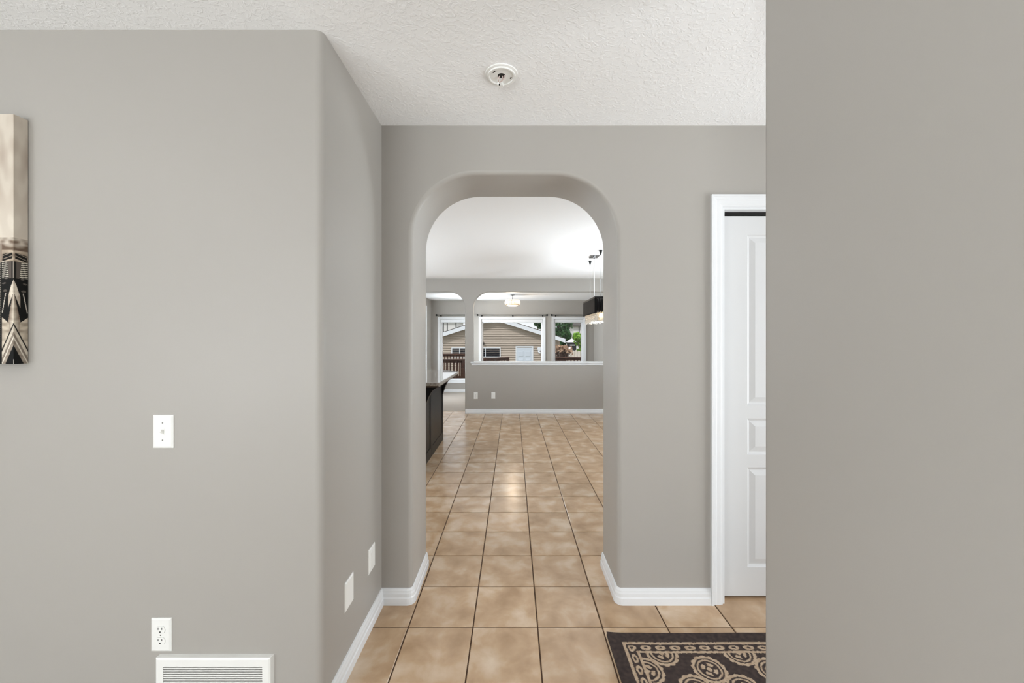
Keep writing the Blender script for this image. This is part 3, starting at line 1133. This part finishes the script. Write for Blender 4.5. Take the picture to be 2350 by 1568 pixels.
def build_rug():
    W, L = 1.26, 0.58
    x0, yb = 0.428, 1.806
    root = empty('door_mat', (x0 + W / 2, yb - L / 2, 0))
    tag(root, 'dark brown rug with cream medallions and border on the tiles', 'rug')
    WORLD[root.name] = Vector()

    def pos(u, v):
        p, q = u * W, v * L
        z = 0.011
        c = max(0, 1 - math.hypot(p, q) / 0.09)
        z += 0.006 * c * c + 0.0015 * noise.noise(Vector((p * 5, q * 5, 0)))
        return (p - W / 2, L / 2 - q + 0.0025 * noise.noise(Vector((p * 6, 0, 2))), z)
    painted_grid('pile', 560, 260, pos, lambda u, v: rug_colour(u * W, v * L, W, L), 'rug', root)
    mb = MB().box(-W / 2 + 0.001, W / 2 - 0.001, -L / 2 + 0.001, L / 2 - 0.003, 0.0005, 0.0095)
    mb.build('backing', principled('rug_backing', srgb(50, 42, 40), 0.95)[0], root)


# ------------------------------------------------------------------ kitchen island
def build_island():
    XF = -0.93
    root = empty('island_cabinet', (-1.4, 4.6, 0))
    tag(root, 'black kitchen island cabinet with curved brackets under the counter', 'cabinet')
    zt = 0.8665
    mb = MB().box(-1.62, XF - 0.018, 3.95, 5.27, 0.0, zt)
    mb.build('body', 'black_paint', root, bevel=0.002)
    # applied side panels with a seam
    for (a, b) in ((3.95, 4.52), (4.524, 5.27)):
        mb = MB().box(XF - 0.018, XF - 0.006, a, b, 0.0, zt)
        pn = mb.build('side_panel', 'black_paint', root, bevel=0.002)
        fr = MB()
        w = 0.06
        fr.box(XF - 0.006, XF, a, a + w, 0.0, zt).box(XF - 0.006, XF, b - w, b, 0.0, zt)
        fr.box(XF - 0.006, XF, a + w, b - w, 0.0, 0.11).box(XF - 0.006, XF, a + w, b - w, zt - 0.07, zt)
        fr.build('panel_frame', 'black_paint', pn, bevel=0.0015)
    # corbels
    prof = [(XF, zt), (XF + 0.165, zt), (XF + 0.165, zt - 0.028)]
    for t in range(1, 13):
        u = t / 12
        # S curve from the tip to the face
        x = XF + 0.165 - 0.165 * (u ** 0.75)
        z = zt - 0.028 - 0.235 * (u ** 1.9)
        prof.append((x, z))
    for y in (4.14, 5.2):
        MB().prism(prof, 'y', y, y + 0.065).build('corbel', 'black_paint', root, bevel=0.004)
    # counter
    poly = [(-1.75, 3.885)] + arc(-0.72 - 0.02, 3.885 + 0.02, 0.02, -90, 0, 4) + arc(-0.72 - 0.03, 5.23 - 0.03, 0.03, 0, 60, 4) + [(-1.02, 5.46), (-1.35, 5.60), (-1.75, 5.66)]
    top = MB().prism(poly, 'z', 0.884, 0.918).build('countertop', 'granite', bevel=0.006, segs=3)
    mb = MB()
    ctr = (-1.24, 4.75)
    small = [((x - ctr[0]) * 0.975 + ctr[0], (y - ctr[1]) * 0.985 + ctr[1]) for (x, y) in poly]
    mb.prism(small, 'z', 0.8685, 0.884)
    mb.build('countertop_apron', principled('brown_edge_strip', srgb(70, 56, 46), 0.35)[0], top, bevel=0.003)
    tag(top, 'polished grey stone countertop on the black island', 'countertop')


# ------------------------------------------------------------------ curtain rods
def build_rods():
    for (xa, xb, mids, lab) in ((-1.84, -1.06, [], 'black curtain rod above the left doorway window'),
                                (-0.83, 0.80, [0.0], 'long black curtain rod above the wide middle window'),
                                (1.00, 1.83, [], 'black curtain rod above the narrow right window')):
        y, z = Y_BACK - 0.075, 1.915
        root = empty('curtain_rod', ((xa + xb) / 2, y, z))
        tag(root, lab, 'curtain rod', 'curtain rods over the far windows')
        MB().tube([(xa, y, z), (xb, y, z)], 0.0105, 10).build('rod', 'black_metal', root)
        for x, s in ((xa, -1), (xb, 1)):
            mb = MB().lathe([(0.011, 0), (0.016, s * 0.01), (0.014, s * 0.018), (0.024, s * 0.032), (0.027, s * 0.045), (0.020, s * 0.06), (0.0005, s * 0.066)], (x, y, z), 14, 'x')
            mb.build('finial', 'black_metal', root)
        for x in [xa + 0.06, xb - 0.06] + mids:
            mb = MB().box(x - 0.008, x + 0.008, y - 0.012, Y_BACK - 0.004, z - 0.026, z - 0.011)
            mb.box(x - 0.016, x + 0.016, Y_BACK - 0.006, Y_BACK, z - 0.045, z + 0.012)
            mb.build('bracket', 'black_metal', root)


# ------------------------------------------------------------------ lamps
def point(name, loc, power, color, radius, parent=None):
    d = bpy.data.lights.new(name, 'POINT')
    d.energy, d.color, d.shadow_soft_size = power, color, radius
    o = bpy.data.objects.new(name, d)
    COL.objects.link(o)
    o.location = loc
    if parent:
        o.parent = parent
    return o


def dome_lamp(name, loc, rad, label, mat):
    root = empty(name, loc)
    tag(root, label, 'ceiling lamp')
    WORLD[root.name] = Vector()
    MB().lathe([(0.0001, 0), (rad * 1.08, 0), (rad * 1.08, -0.018), (rad, -0.022), (rad * 0.9, -0.02)], (0, 0, 0), 36).build('rim', 'chrome', root)
    pr = [(rad * math.cos(R(a)), -0.02 - 0.075 * math.sin(R(a))) for a in range(0, 86, 8)] + [(0.0005, -0.095)]
    MB().lathe(pr, (0, 0, 0), 36).build('glass_dome', mat, root)
    MB().lathe([(0.012, -0.094), (0.009, -0.104), (0.0005, -0.110)], (0, 0, 0), 14).build('finial', 'chrome', root)
    return root


def build_lamps():
    dome_lamp('ceiling_lamp', (-2.35, -0.10, H1), 0.17, 'round opal glass ceiling lamp of the front room behind the camera', 'lamp_front')
    dome_lamp('ceiling_lamp', (-1.9, 3.9, H2), 0.15, 'unseen round ceiling lamp added to light the kitchen', 'fill_dome')  # out of view, added to light the space behind the arch

    # crystal drum lamp in the far room
    yd = 8.5
    x, z0 = (1176 - CX) * yd / FPX, H3
    root = empty('pendant_lamp', (x, yd, z0))
    tag(root, 'round glowing crystal drum lamp hanging in the far room', 'pendant lamp')
    WORLD[root.name] = Vector()
    zt, zb = EYE + (775 - 688.5) * yd / FPX - z0, EYE + (775 - 700.5) * yd / FPX - z0
    MB().tube([(0, 0, 0), (0, 0, zt)], 0.006, 8).build('stem', 'chrome', root)
    MB().lathe([(0.0005, -0.001), (0.045, -0.001), (0.045, -0.012), (0.012, -0.02), (0.0005, -0.02)], (0, 0, 0), 24).build('canopy', 'chrome', root)
    h = zt - zb
    mb = MB()
    n = 40
    for k in range(n):                      # faceted crystal rods around the drum
        a = 2 * PI * k / n
        pts = []
        for t in range(6):
            u = t / 5
            rr = 0.125 + 0.037 * math.sin(PI * (0.18 + 0.72 * u)) ** 0.8
            pts.append((rr * math.cos(a), rr * math.sin(a), zb + 0.01 + u * (h - 0.016)))
        mb.tube(pts, 0.0098, 6)
    mb.build('crystal_drum', 'pendant_lit', root)
    MB().lathe([(0.135, zb), (0.148, zb), (0.148, zb + 0.012), (0.135, zb + 0.012)], (0, 0, 0), 40, closed=True).build('lower_ring', principled('brass_ring', srgb(150, 118, 82), 0.3, 0.7)[0], root)
    MB().lathe([(0.125, zb + 0.004), (0.12, zb - 0.014), (0.08, zb - 0.022), (0.0005, zb - 0.024)], (0, 0, 0), 32).build('diffuser', 'pendant_lit', root)
    MB().lathe([(0.0005, zt), (0.13, zt - 0.002), (0.14, zt - 0.008), (0.13, zt - 0.012)], (0, 0, 0), 32).build('top_plate', 'chrome', root)
    point('pendant_light', (0, 0, zb - 0.10), 9, (1, 0.82, 0.62), 0.10, root)

    # rectangular string chandelier over the dining place
    cxx, cyy = 1.066, 5.12
    hw, hl = 0.084, 0.385
    ztop, zs, zc = 1.856, 1.664, 1.548
    root = empty('chandelier', (cxx, cyy, H2))
    tag(root, 'rectangular black string chandelier with hanging crystals', 'chandelier')
    WORLD[root.name] = Vector()
    T, S, Cc = ztop - H2, zs - H2, zc - H2
    MB().box(-0.062, 0.05, -0.075, 0.10, -0.012, 0).build('canopy', 'chrome', root, bevel=0.003)
    MB().tube([(-0.012, 0, -0.02), (-0.012, 0, T)], 0.0055, 8).build('cord', principled('clear_cord', srgb(225, 225, 222), 0.3)[0], root)
    MB().lathe([(0.0005, -0.045), (0.012, -0.04), (0.016, -0.012)], (-0.012, 0, 0), 12).build('cord_grip', 'chrome', root)
    for s in (-1, 1):
        cone = MB().lathe([(0.0005, 0), (0.021, 0), (0.021, -0.006), (0.004, -0.062), (0.0005, -0.064)], (0, s * 0.33, 0), 18).build('ceiling_cone', 'black_metal', root)
        MB().tube([(0, s * 0.33, -0.06), (0, s * 0.33, T)], 0.0012, 6).build('suspension_wire', 'chrome', root)
    mb = MB()
    mb.box(-0.012, 0.012, -hl, hl, T - 0.008, T)
    for yy in (-0.2, 0.0, 0.2):
        mb.box(-hw, hw, yy - 0.006, yy + 0.006, T - 0.008, T)
    mb.box(-hw, -hw + 0.006, -hl, hl, T - 0.022, T).box(hw - 0.006, hw, -hl, hl, T - 0.022, T)
    mb.box(-hw, hw, -hl, -hl + 0.006, T - 0.022, T).box(-hw, hw, hl - 0.006, hl, T - 0.022, T)
    mb.build('top_frame', 'black_metal', root)
    MB().box(-0.03, 0.03, -0.05, 0.05, T, T + 0.022).build('hub', 'black_metal', root, bevel=0.003)
    # strings: two loose layers round the edge
    mb = MB()

    def string(x, y, r):
        mb.box(x - r, x + r, y - r, y + r, S + rnd.uniform(-0.006, 0.004), T - 0.02)
    for lay, (off, sp, r) in enumerate(((0.0, 0.0060, 0.0025), (0.006, 0.0062, 0.0025), (0.012, 0.0064, 0.0024))):
        y = -hl + off + lay * 0.002
        while y < hl - off:
            for x in (-hw + off, hw - off):
                string(x, y + rnd.uniform(-0.0008, 0.0008), r)
            y += sp
        if lay == 2:
            continue
        x = -hw + off
        while x < hw - off:
            for yy in (-hl + off, hl - off):
                if rnd.random() < 0.7:
                    string(x + rnd.uniform(-0.001, 0.001), yy, r * 0.85)
            x += sp * 1.2
    tag(mb.build('string_curtain', 'string', root), kind='stuff')
    # crystals
    mb = MB()
    y = -hl + 0.03
    while y < hl - 0.02:
        for x in [-hw + 0.026 + k * 0.0145 for k in range(9)]:
            edge = abs(abs(x) - (hw - 0.026)) < 0.012 or abs(y) > hl - 0.06
            if not edge and rnd.random() < 0.5:
                continue
            zz = S + 0.012
            low = Cc + rnd.uniform(0, 0.022)
            while zz > low:
                s_ = rnd.uniform(0.0075, 0.0105)
                px, py = x + rnd.uniform(-0.003, 0.003), y + rnd.uniform(-0.003, 0.003)
                mb.add([(px - s_, py, zz), (px, py - s_, zz), (px + s_, py, zz), (px, py + s_, zz), (px, py, zz + s_ * 1.2), (px, py, zz - s_ * 1.4)],
                       [(0, 1, 4), (1, 2, 4), (2, 3, 4), (3, 0, 4), (1, 0, 5), (2, 1, 5), (3, 2, 5), (0, 3, 5)])
                zz -= s_ * 2.0
        y += 0.0145
    tag(mb.build('crystal_drops', 'crystal', root), kind='stuff')
    for y in (-0.34, -0.25, -0.15, -0.05, 0.05, 0.15, 0.25, 0.34):
        mb = MB().lathe([(0.0005, -0.03), (0.010, -0.026), (0.014, -0.010), (0.010, 0.012), (0.006, 0.028), (0.0005, 0.03)], (0, y, S - 0.03), 12)
        bl = mb.build('bulb', 'bulb', root)
        MB().tube([(0, y, S - 0.002), (0, y, T - 0.005)], 0.008, 8).build('socket', 'black_metal', bl)


# ------------------------------------------------------------------ outdoors
GZ = -1.15


def build_garage():
    YG = 21.0
    cx = (1135 - CX) * YG / FPX
    slope = 0.322
    apex = EYE + (775 - 727) * YG / FPX
    hw, ev = 3.42, 3.72
    root = empty('garage', (cx, YG, GZ))
    tag(root, 'beige lap-sided garage with white gable fascia behind the deck', 'garage')
    gz = lambda x: apex - slope * abs(x - cx)           # top of the roof edge
    zp = gz(cx + hw) - 0.16
    # core
    mb = MB().prism([(cx - hw, GZ), (cx + hw, GZ), (cx + hw, zp), (cx, apex - 0.16), (cx - hw, zp)], 'y', YG + 0.03, YG + 6.5)
    mb.build('wall', 'siding', root)
    # lap boards
    mb = MB()
    z, bh = GZ + 0.12, 0.123
    while z < apex - 0.2:
        def half(zz):
            return min(hw, max(0.0, (apex - 0.17 - zz) / slope))
        a, b = half(z), half(z + bh)
        if a < 0.1:
            break
        mb.add([(cx - a, YG - 0.03, z), (cx + a, YG - 0.03, z), (cx + b, YG + 0.022, z + bh), (cx - b, YG + 0.022, z + bh),
                (cx - a, YG + 0.03, z), (cx + a, YG + 0.03, z), (cx + b, YG + 0.03, z + bh), (cx - b, YG + 0.03, z + bh)],
               [(0, 1, 2, 3), (0, 4, 5, 1), (3, 2, 6, 7), (0, 3, 7, 4), (1, 5, 6, 2)])
        z += bh
    tag(mb.build('lap_siding', 'siding', root), kind='stuff')
    for s in (-1, 1):
        # roof slope and its white edge board
        x1 = cx + s * ev
        t = 0.05
        mb = MB().prism([(cx, apex), (x1, gz(x1)), (x1, gz(x1) + t), (cx, apex + t)], 'y', YG - 0.32, YG + 6.8)
        mb.build('roof_slope', 'shingle', root)
        f = 0.19
        mb = MB().prism([(cx, apex - f), (x1, gz(x1) - f), (x1, gz(x1) + 0.012), (cx, apex + 0.012)], 'y', YG - 0.35, YG - 0.322)
        mb.build('fascia', 'fascia', root)
        mb = MB().prism([(cx, apex - f + 0.02), (x1, gz(x1) - f + 0.02), (x1, gz(x1) - f + 0.035), (cx, apex - f + 0.035)], 'y', YG - 0.32, YG)
        mb.build('soffit', 'fascia', root)
        mb = MB().box(cx + s * hw - 0.05, cx + s * hw + 0.05, YG - 0.03, YG + 0.03, GZ, zp)
        mb.build('corner_board', 'siding', root)
    k = YG / FPX
    zt, zb = EYE - (797.5 - CY) * k, EYE - (820.5 - CY) * k
    for (pa, pb) in ((1036, 1087), (1094, 1149)):
        xa, xb = (pa - CX) * k, (pb - CX) * k
        fw = 0.05
        mb = MB()
        mb.box(xa, xa + fw, YG - 0.05, YG - 0.005, zb, zt).box(xb - fw, xb, YG - 0.05, YG - 0.005, zb, zt)
        mb.box(xa + fw, xb - fw, YG - 0.05, YG - 0.005, zt - fw, zt).box(xa + fw, xb - fw, YG - 0.05, YG - 0.005, zb, zb + fw)
        w = mb.build('window', 'fascia', root)
        MB().box(xa + fw, xb - fw, YG - 0.026, YG - 0.015, zb + fw, zt - fw).build('pane', 'dark_glass', w)
        xm = xa + (xb - xa) * 0.37
        MB().box(xm - 0.014, xm + 0.014, YG - 0.04, YG - 0.026, zb + fw, zt - fw).build('mullion', 'fascia', w)
    # man door
    xa, xb, zt = (1185.5 - CX) * k, (1221.5 - CX) * k, EYE - (797 - CY) * k
    fw = 0.055
    mb = MB().box(xa - fw, xa, YG - 0.05, YG, GZ + 0.02, zt + fw).box(xb, xb + fw, YG - 0.05, YG, GZ + 0.02, zt + fw).box(xa, xb, YG - 0.05, YG, zt, zt + fw)
    mb.build('door_trim', 'fascia', root)
    d = MB().box(xa, xb, YG - 0.03, YG - 0.01, GZ + 0.02, zt - 0.03).build('side_door', 'garage_door', root)
    w = xb - xa
    for c in (0.27, 0.73):
        for (z0, z1) in ((0.18, 0.7), (0.85, 1.38), (1.5, 1.82)):
            xm = xa + w * c
            mb = MB()
            zz0, zz1 = GZ + z0, GZ + z1
            b = 0.03
            hwid = w * 0.17
            o = [(xm - hwid, YG - 0.031, zz0), (xm + hwid, YG - 0.031, zz0), (xm + hwid, YG - 0.031, zz1), (xm - hwid, YG - 0.031, zz1)]
            i_ = [(xm - hwid + b, YG - 0.045, zz0 + b), (xm + hwid - b, YG - 0.045, zz0 + b), (xm + hwid - b, YG - 0.045, zz1 - b), (xm - hwid + b, YG - 0.045, zz1 - b)]
            mb.add(o + i_, [(0, 1, 5, 4), (1, 2, 6, 5), (2, 3, 7, 6), (3, 0, 4, 7), (4, 5, 6, 7)])
            mb.build('panel', 'garage_door', d)
    MB().lathe([(0.0005, -0.075), (0.03, -0.07), (0.034, -0.05), (0.012, -0.03), (0.012, 0)], (xa + 0.07, YG - 0.03, GZ + 0.95), 12, 'y').build('knob', 'chrome', d)

    # round white flood light right of the door
    x, z = (1237.5 - CX) * k, EYE - (801 - CY) * k
    r2 = empty('flood_light', (x, YG - 0.012, z))
    tag(r2, 'round white flood light on the garage wall right of the pale door', 'lamp')
    MB().lathe([(0.0005, -0.07), (0.10, -0.065), (0.115, -0.04), (0.115, 0)], (x, YG - 0.012, z), 20, 'y').build('back_box', 'fascia', r2)
    mb = MB().tube([(x - 0.04, YG - 0.06, z - 0.09), (x - 0.02, YG - 0.13, z - 0.16)], 0.02, 8)
    mb.tube([(x - 0.06, YG - 0.11, z - 0.14), (x + 0.05, YG - 0.19, z - 0.21)], [0.03, 0.055], 12)
    mb.build('lamp_head', 'fascia', r2)
    x, z = (1109 - CX) * k, EYE - (788 - CY) * k
    r3 = empty('wall_lantern', (x, YG - 0.012, z))
    tag(r3, 'small black lantern on the garage wall above its window', 'lamp')
    MB().tube([(x, YG - 0.012, z + 0.06), (x, YG - 0.10, z + 0.09), (x + 0.02, YG - 0.14, z + 0.04)], 0.014, 8).build('arm', 'black_metal', r3)
    MB().lathe([(0.0005, 0.06), (0.055, 0.03), (0.04, -0.08), (0.0005, -0.10)], (x + 0.02, YG - 0.14, z), 8).build('lantern_body', 'black_metal', r3)


def railing(a, b, ztop, zdeck, label, posts=(0, 1), sp=0.105, group='deck railings'):
    a, b = Vector((a[0], a[1], 0)), Vector((b[0], b[1], 0))
    d = (b - a)
    ln = d.length
    d.normalize()
    root = empty('deck_railing', ((a.x + b.x) / 2, (a.y + b.y) / 2, zdeck))
    tag(root, label, 'railing', group)
    P = lambda t, z: (a + d * t) + Vector((0, 0, z))
    MB().beam(P(0, ztop - 0.018), P(ln, ztop - 0.018), 0.13, 0.036).build('top_rail', 'deck_wood', root)
    MB().beam(P(0, ztop - 0.075), P(ln, ztop - 0.075), 0.036, 0.075).build('upper_rail', 'deck_wood', root)
    MB().beam(P(0, zdeck + 0.10), P(ln, zdeck + 0.10), 0.036, 0.085).build('lower_rail', 'deck_wood', root)
    base = WORLD[root.name]
    me = None
    n = int(ln / sp)
    for i in range(n):
        t = (i + 0.5) * ln / n
        c = P(t, 0)
        if me is None:
            mb = MB().box(-0.018, 0.018, -0.018, 0.018, zdeck + 0.05, ztop - 0.05)
            me = mb.mesh('baluster', 'deck_wood')
        link('baluster', me, (c.x - base.x, c.y - base.y, -base.z), root)
    for u in posts:
        c = P(ln * u, 0)
        MB().box(c.x - 0.045, c.x + 0.045, c.y - 0.045, c.y + 0.045, zdeck, ztop - 0.03).build('post', 'deck_wood', root)


def build_deck():
    zd = -0.2
    root = empty('deck', (0, 11.5, GZ))
    tag(root, 'brown stained timber deck outside the far windows', 'deck')
    mb = MB()
    y = 9.97
    while y < 14.7:
        xe = 3.2 if y < 12.95 else -1.0
        mb.box(-3.6, xe, y, y + 0.135, zd - 0.03, zd)
        y += 0.142
    tag(mb.build('deck_boards', 'deck_wood', root), kind='stuff')
    for (x, y) in ((-3.5, 10.2), (-3.5, 14.5), (-1.1, 14.5), (-1.1, 12.8), (3.1, 12.8), (3.1, 10.2), (0.9, 12.8)):
        MB().box(x - 0.06, x + 0.06, y - 0.06, y + 0.06, GZ, zd - 0.03).build('support_post', 'deck_wood', root)
    for i in range(4):                       # steps down to the yard
        z = zd - 0.19 * (i + 1)
        MB().box(-0.1, 1.0, 13.0 + i * 0.28, 13.29 + i * 0.28, z - 0.04, z).build('step', 'deck_wood', root)
    railing((-2.75, 11.62), (-0.93, 11.62), 0.727, zd, 'brown deck railing seen through the left doorway, nearer of two', (0.0, 0.72, 1.0))
    railing((-3.55, 14.55), (-1.15, 14.55), 0.772, zd, 'brown deck railing farther back below the garage window')
    railing((-0.87, 12.2), (-0.157, 12.90), 0.727, zd, 'short angled brown railing left of the pale garage door')
    railing((1.10, 12.85), (3.1, 12.85), 0.727, zd, 'brown deck railing below the shrubs in the narrow window')


def leaf_cloud(mb, c, rad, n, size, seed, squash=1.0, fill=0.55):
    r_ = random.Random(seed)
    for _ in range(n):
        v = Vector((r_.gauss(0, 1), r_.gauss(0, 1), r_.gauss(0, 1))).normalized()
        rr = fill + (1 - fill) * r_.random()
        bump = 0.82 + 0.3 * noise.noise(v * 2.2 + Vector((seed, 0, 0)))
        p = Vector(c) + Vector((v.x * rad[0], v.y * rad[1], v.z * rad[2] * squash)) * rr * bump
        s = size * r_.uniform(0.6, 1.3)
        a = Vector((r_.gauss(0, 1), r_.gauss(0, 1), r_.gauss(0, 1))).normalized()
        b = a.cross(Vector((r_.gauss(0, 1), r_.gauss(0, 1), r_.gauss(0, 1)))).normalized()
        nn = a.cross(b)
        mb.add([p - a * s, p + b * s * 0.45 + nn * s * 0.12, p + a * s, p - b * s * 0.45 + nn * s * 0.12], [(0, 1, 2), (0, 2, 3)])


def tree(name, base, clusters, trunk, mat, size, n, label, seed, group=None):
    root = empty(name, base)
    tag(root, label, 'tree' if 'tree' in name else 'shrub', group)
    mb = MB()
    for i, (c, rad) in enumerate(clusters):
        leaf_cloud(mb, c, rad, n, size, seed + i * 3.3)
    tag(mb.build('foliage', mat, root), kind='stuff')
    mb = MB()
    top = clusters[0][0]
    mb.tube([base, (base[0] + 0.05, base[1], (base[2] + top[2]) / 2), (top[0], top[1], top[2])], [trunk, trunk * 0.8, trunk * 0.4], 8)
    for (c, rad) in clusters[1:]:
        mb.tube([((base[0] + top[0]) / 2, base[1], (base[2] + top[2]) / 2), c], [trunk * 0.5, trunk * 0.2], 6)
    mb.build('trunk', 'bark', root)


def build_yard():
    g = MB().box(-60, 60, 9.96, 120, GZ - 0.3, GZ)
    struct(g.build('ground', 'ground'), 'back yard ground', 'ground')
    k = lambda px, y: (px - CX) * y / FPX
    zz = lambda py, y: EYE - (py - CY) * y / FPX
    # trees
    y = 33
    tree('tree', (3.9, y, GZ), [((3.75, y, 2.6), (1.5, 1.5, 1.5)), ((4.2, y - 0.5, 1.5), (0.65, 0.8, 0.8)), ((3.0, y + 0.4, 3.4), (1.0, 1.0, 1.0)), ((3.6, y + 0.3, 1.1), (1.2, 1.0, 0.9))],
         0.14, 'leaf_dark', 0.16, 1500, 'tall dark green tree behind the garage roof end', 3)
    y = 36
    tree('tree', (1.9, y, GZ), [((2.5, y, 2.9), (0.75, 0.9, 0.9))], 0.1, 'leaf_dark', 0.15, 700, 'small dark tree top showing above the garage fascia', 15)
    y = 24
    tree('leafy_shrub', (4.15, y, GZ), [((4.12, y, 1.20), (0.5, 0.5, 0.5)), ((4.45, y, 0.75), (0.5, 0.5, 0.42)), ((3.85, y - 0.3, 1.42), (0.3, 0.3, 0.28)), ((4.6, y, 1.5), (0.35, 0.4, 0.3)), ((4.2, y, 0.55), (0.35, 0.3, 0.3))],
         0.05, 'leaf_bright', 0.10, 420, 'bright green leafy shrub at the right edge of the narrow window', 21)
    # dried flowering bush with dark stems
    y = 17.5
    bx = 2.2
    root = empty('dried_bush', (bx, y, GZ))
    tag(root, 'tall dried bush with pinkish brown blooms behind the railing', 'shrub')
    mb = MB()
    r_ = random.Random(5)
    heads = []
    for i in range(110):
        x0, y0 = bx - 0.13 + r_.uniform(-0.2, 0.2), y + r_.uniform(-0.15, 0.15)
        x1, y1 = bx + r_.uniform(-0.36, 0.42), y + r_.uniform(-0.3, 0.3)
        z1 = r_.uniform(0.72, 1.0) - 0.25 * max(0, x1 - bx - 0.1)
        mb.tube([(x0, y0, GZ), ((x0 * 1.6 + x1 * 0.4) / 2, (y0 + y1) / 2, 0.1), (x1, y1, z1)], [0.014, 0.011, 0.006], 5)
        heads.append((x1, y1, z1))
    mb.build('stems', 'stem', root)
    mb = MB()
    for i, hh in enumerate(heads):
        leaf_cloud(mb, hh, (0.08, 0.08, 0.065), 22, 0.034, 60 + i, fill=0.3)
    tag(mb.build('blooms', 'dry_bloom', root), kind='stuff')
    # board fence
    y = 20.2
    x0 = k(1293, y)
    root = empty('board_fence', (x0 + 2, y, GZ))
    tag(root, 'pale weathered wooden board fence right of the garage', 'fence')
    base = WORLD[root.name]
    pw = 0.145
    mesh_cache = {}
    for i in range(34):
        top = round(0.70 + 0.02 * math.sin(i * 2.1) - (0.0 if i > 2 else 0.0), 2)
        if top not in mesh_cache:
            mb = MB().prism([(0.004, 0), (pw - 0.006, 0), (pw - 0.006, top - GZ - 0.03), (pw - 0.03, top - GZ), (0.03, top - GZ), (0.004, top - GZ - 0.03)], 'y', 0, 0.02)
            mesh_cache[top] = mb.mesh('board', 'fence_wood')
        link('board', mesh_cache[top], (x0 + i * pw - base.x, (0.012 if i % 2 else 0), 0), root)
    for z in (0.35, -0.6):
        MB().box(x0, x0 + 34 * pw, y + 0.034, y + 0.075, z, z + 0.09).build('rail', 'fence_wood', root)
    for i in range(0, 35, 11):
        MB().box(x0 + i * pw - 0.045, x0 + i * pw + 0.045, y + 0.075, y + 0.165, GZ, 0.66).build('post', 'fence_wood', root)
    # black shed with pale roof behind the fence
    y = 30
    xa, xb = k(1303.5, y), k(1324, y)
    root = empty('garden_shed', ((xa + xb) / 2, y + 0.5, GZ))
    tag(root, 'small black shed with a pale peaked roof beyond the fence', 'shed')
    ze = zz(786, y)
    MB().box(xa + 0.05, xb - 0.05, y, y + 1.0, GZ, ze).build('wall', 'shed_black', root)
    xm = (xa + xb) / 2
    mb = MB()
    pk = zz(777, y)
    mb.add([(xa - 0.05, y - 0.1, ze), (xb + 0.05, y - 0.1, ze), (xb + 0.05, y + 1.1, ze), (xa - 0.05, y + 1.1, ze), (xm, y + 0.5, pk)],
           [(0, 1, 4), (1, 2, 4), (2, 3, 4), (3, 0, 4), (3, 2, 1, 0)])
    mb.build('roof', 'house_white', root)
    MB().box(xa + 0.14, xb - 0.14, y - 0.02, y, zz(793.5, y), zz(791.5, y)).build('light_strip', 'house_white', root)
    # neighbouring houses
    for (px0, px1, ptop, lab, depth, strips) in ((1316.5, 1420, 747, 'white house with dark eaves behind the shrubs', 42, (1329, 1336)),
                                                 (985, 1047.5, 735, 'pale house with vertical trim boards left of the garage roof', 44, (1017.5, 1026.5, 1046.5))):
        y = depth
        xa, xb, zt = k(px0, y), k(px1, y), zz(ptop, y)
        root = empty('neighbour_house', ((xa + xb) / 2, y + 3, GZ))
        tag(root, lab, 'house')
        MB().box(xa, xb, y, y + 6, GZ, zt).build('wall', 'house_white', root)
        mb = MB().prism([(y - 0.45, zt), (y + 3, zt + 1.3), (y + 6.45, zt), (y + 6.45, zt - 0.12), (y - 0.45, zt - 0.12)], 'x', xa - 0.3, xb + 0.3)
        mb.build('roof', 'shingle', root)
        for s in strips:
            x = k(s, y)
            MB().box(x - 0.05, x + 0.05, y - 0.03, y, GZ, zt - 0.12).build('trim_board', 'house_trim', root)


build_shell()
build_windows()
build_door()
build_wall_fittings()
build_canvas()
build_rug()
build_island()
build_rods()
build_lamps()
build_garage()
build_deck()
build_yard()
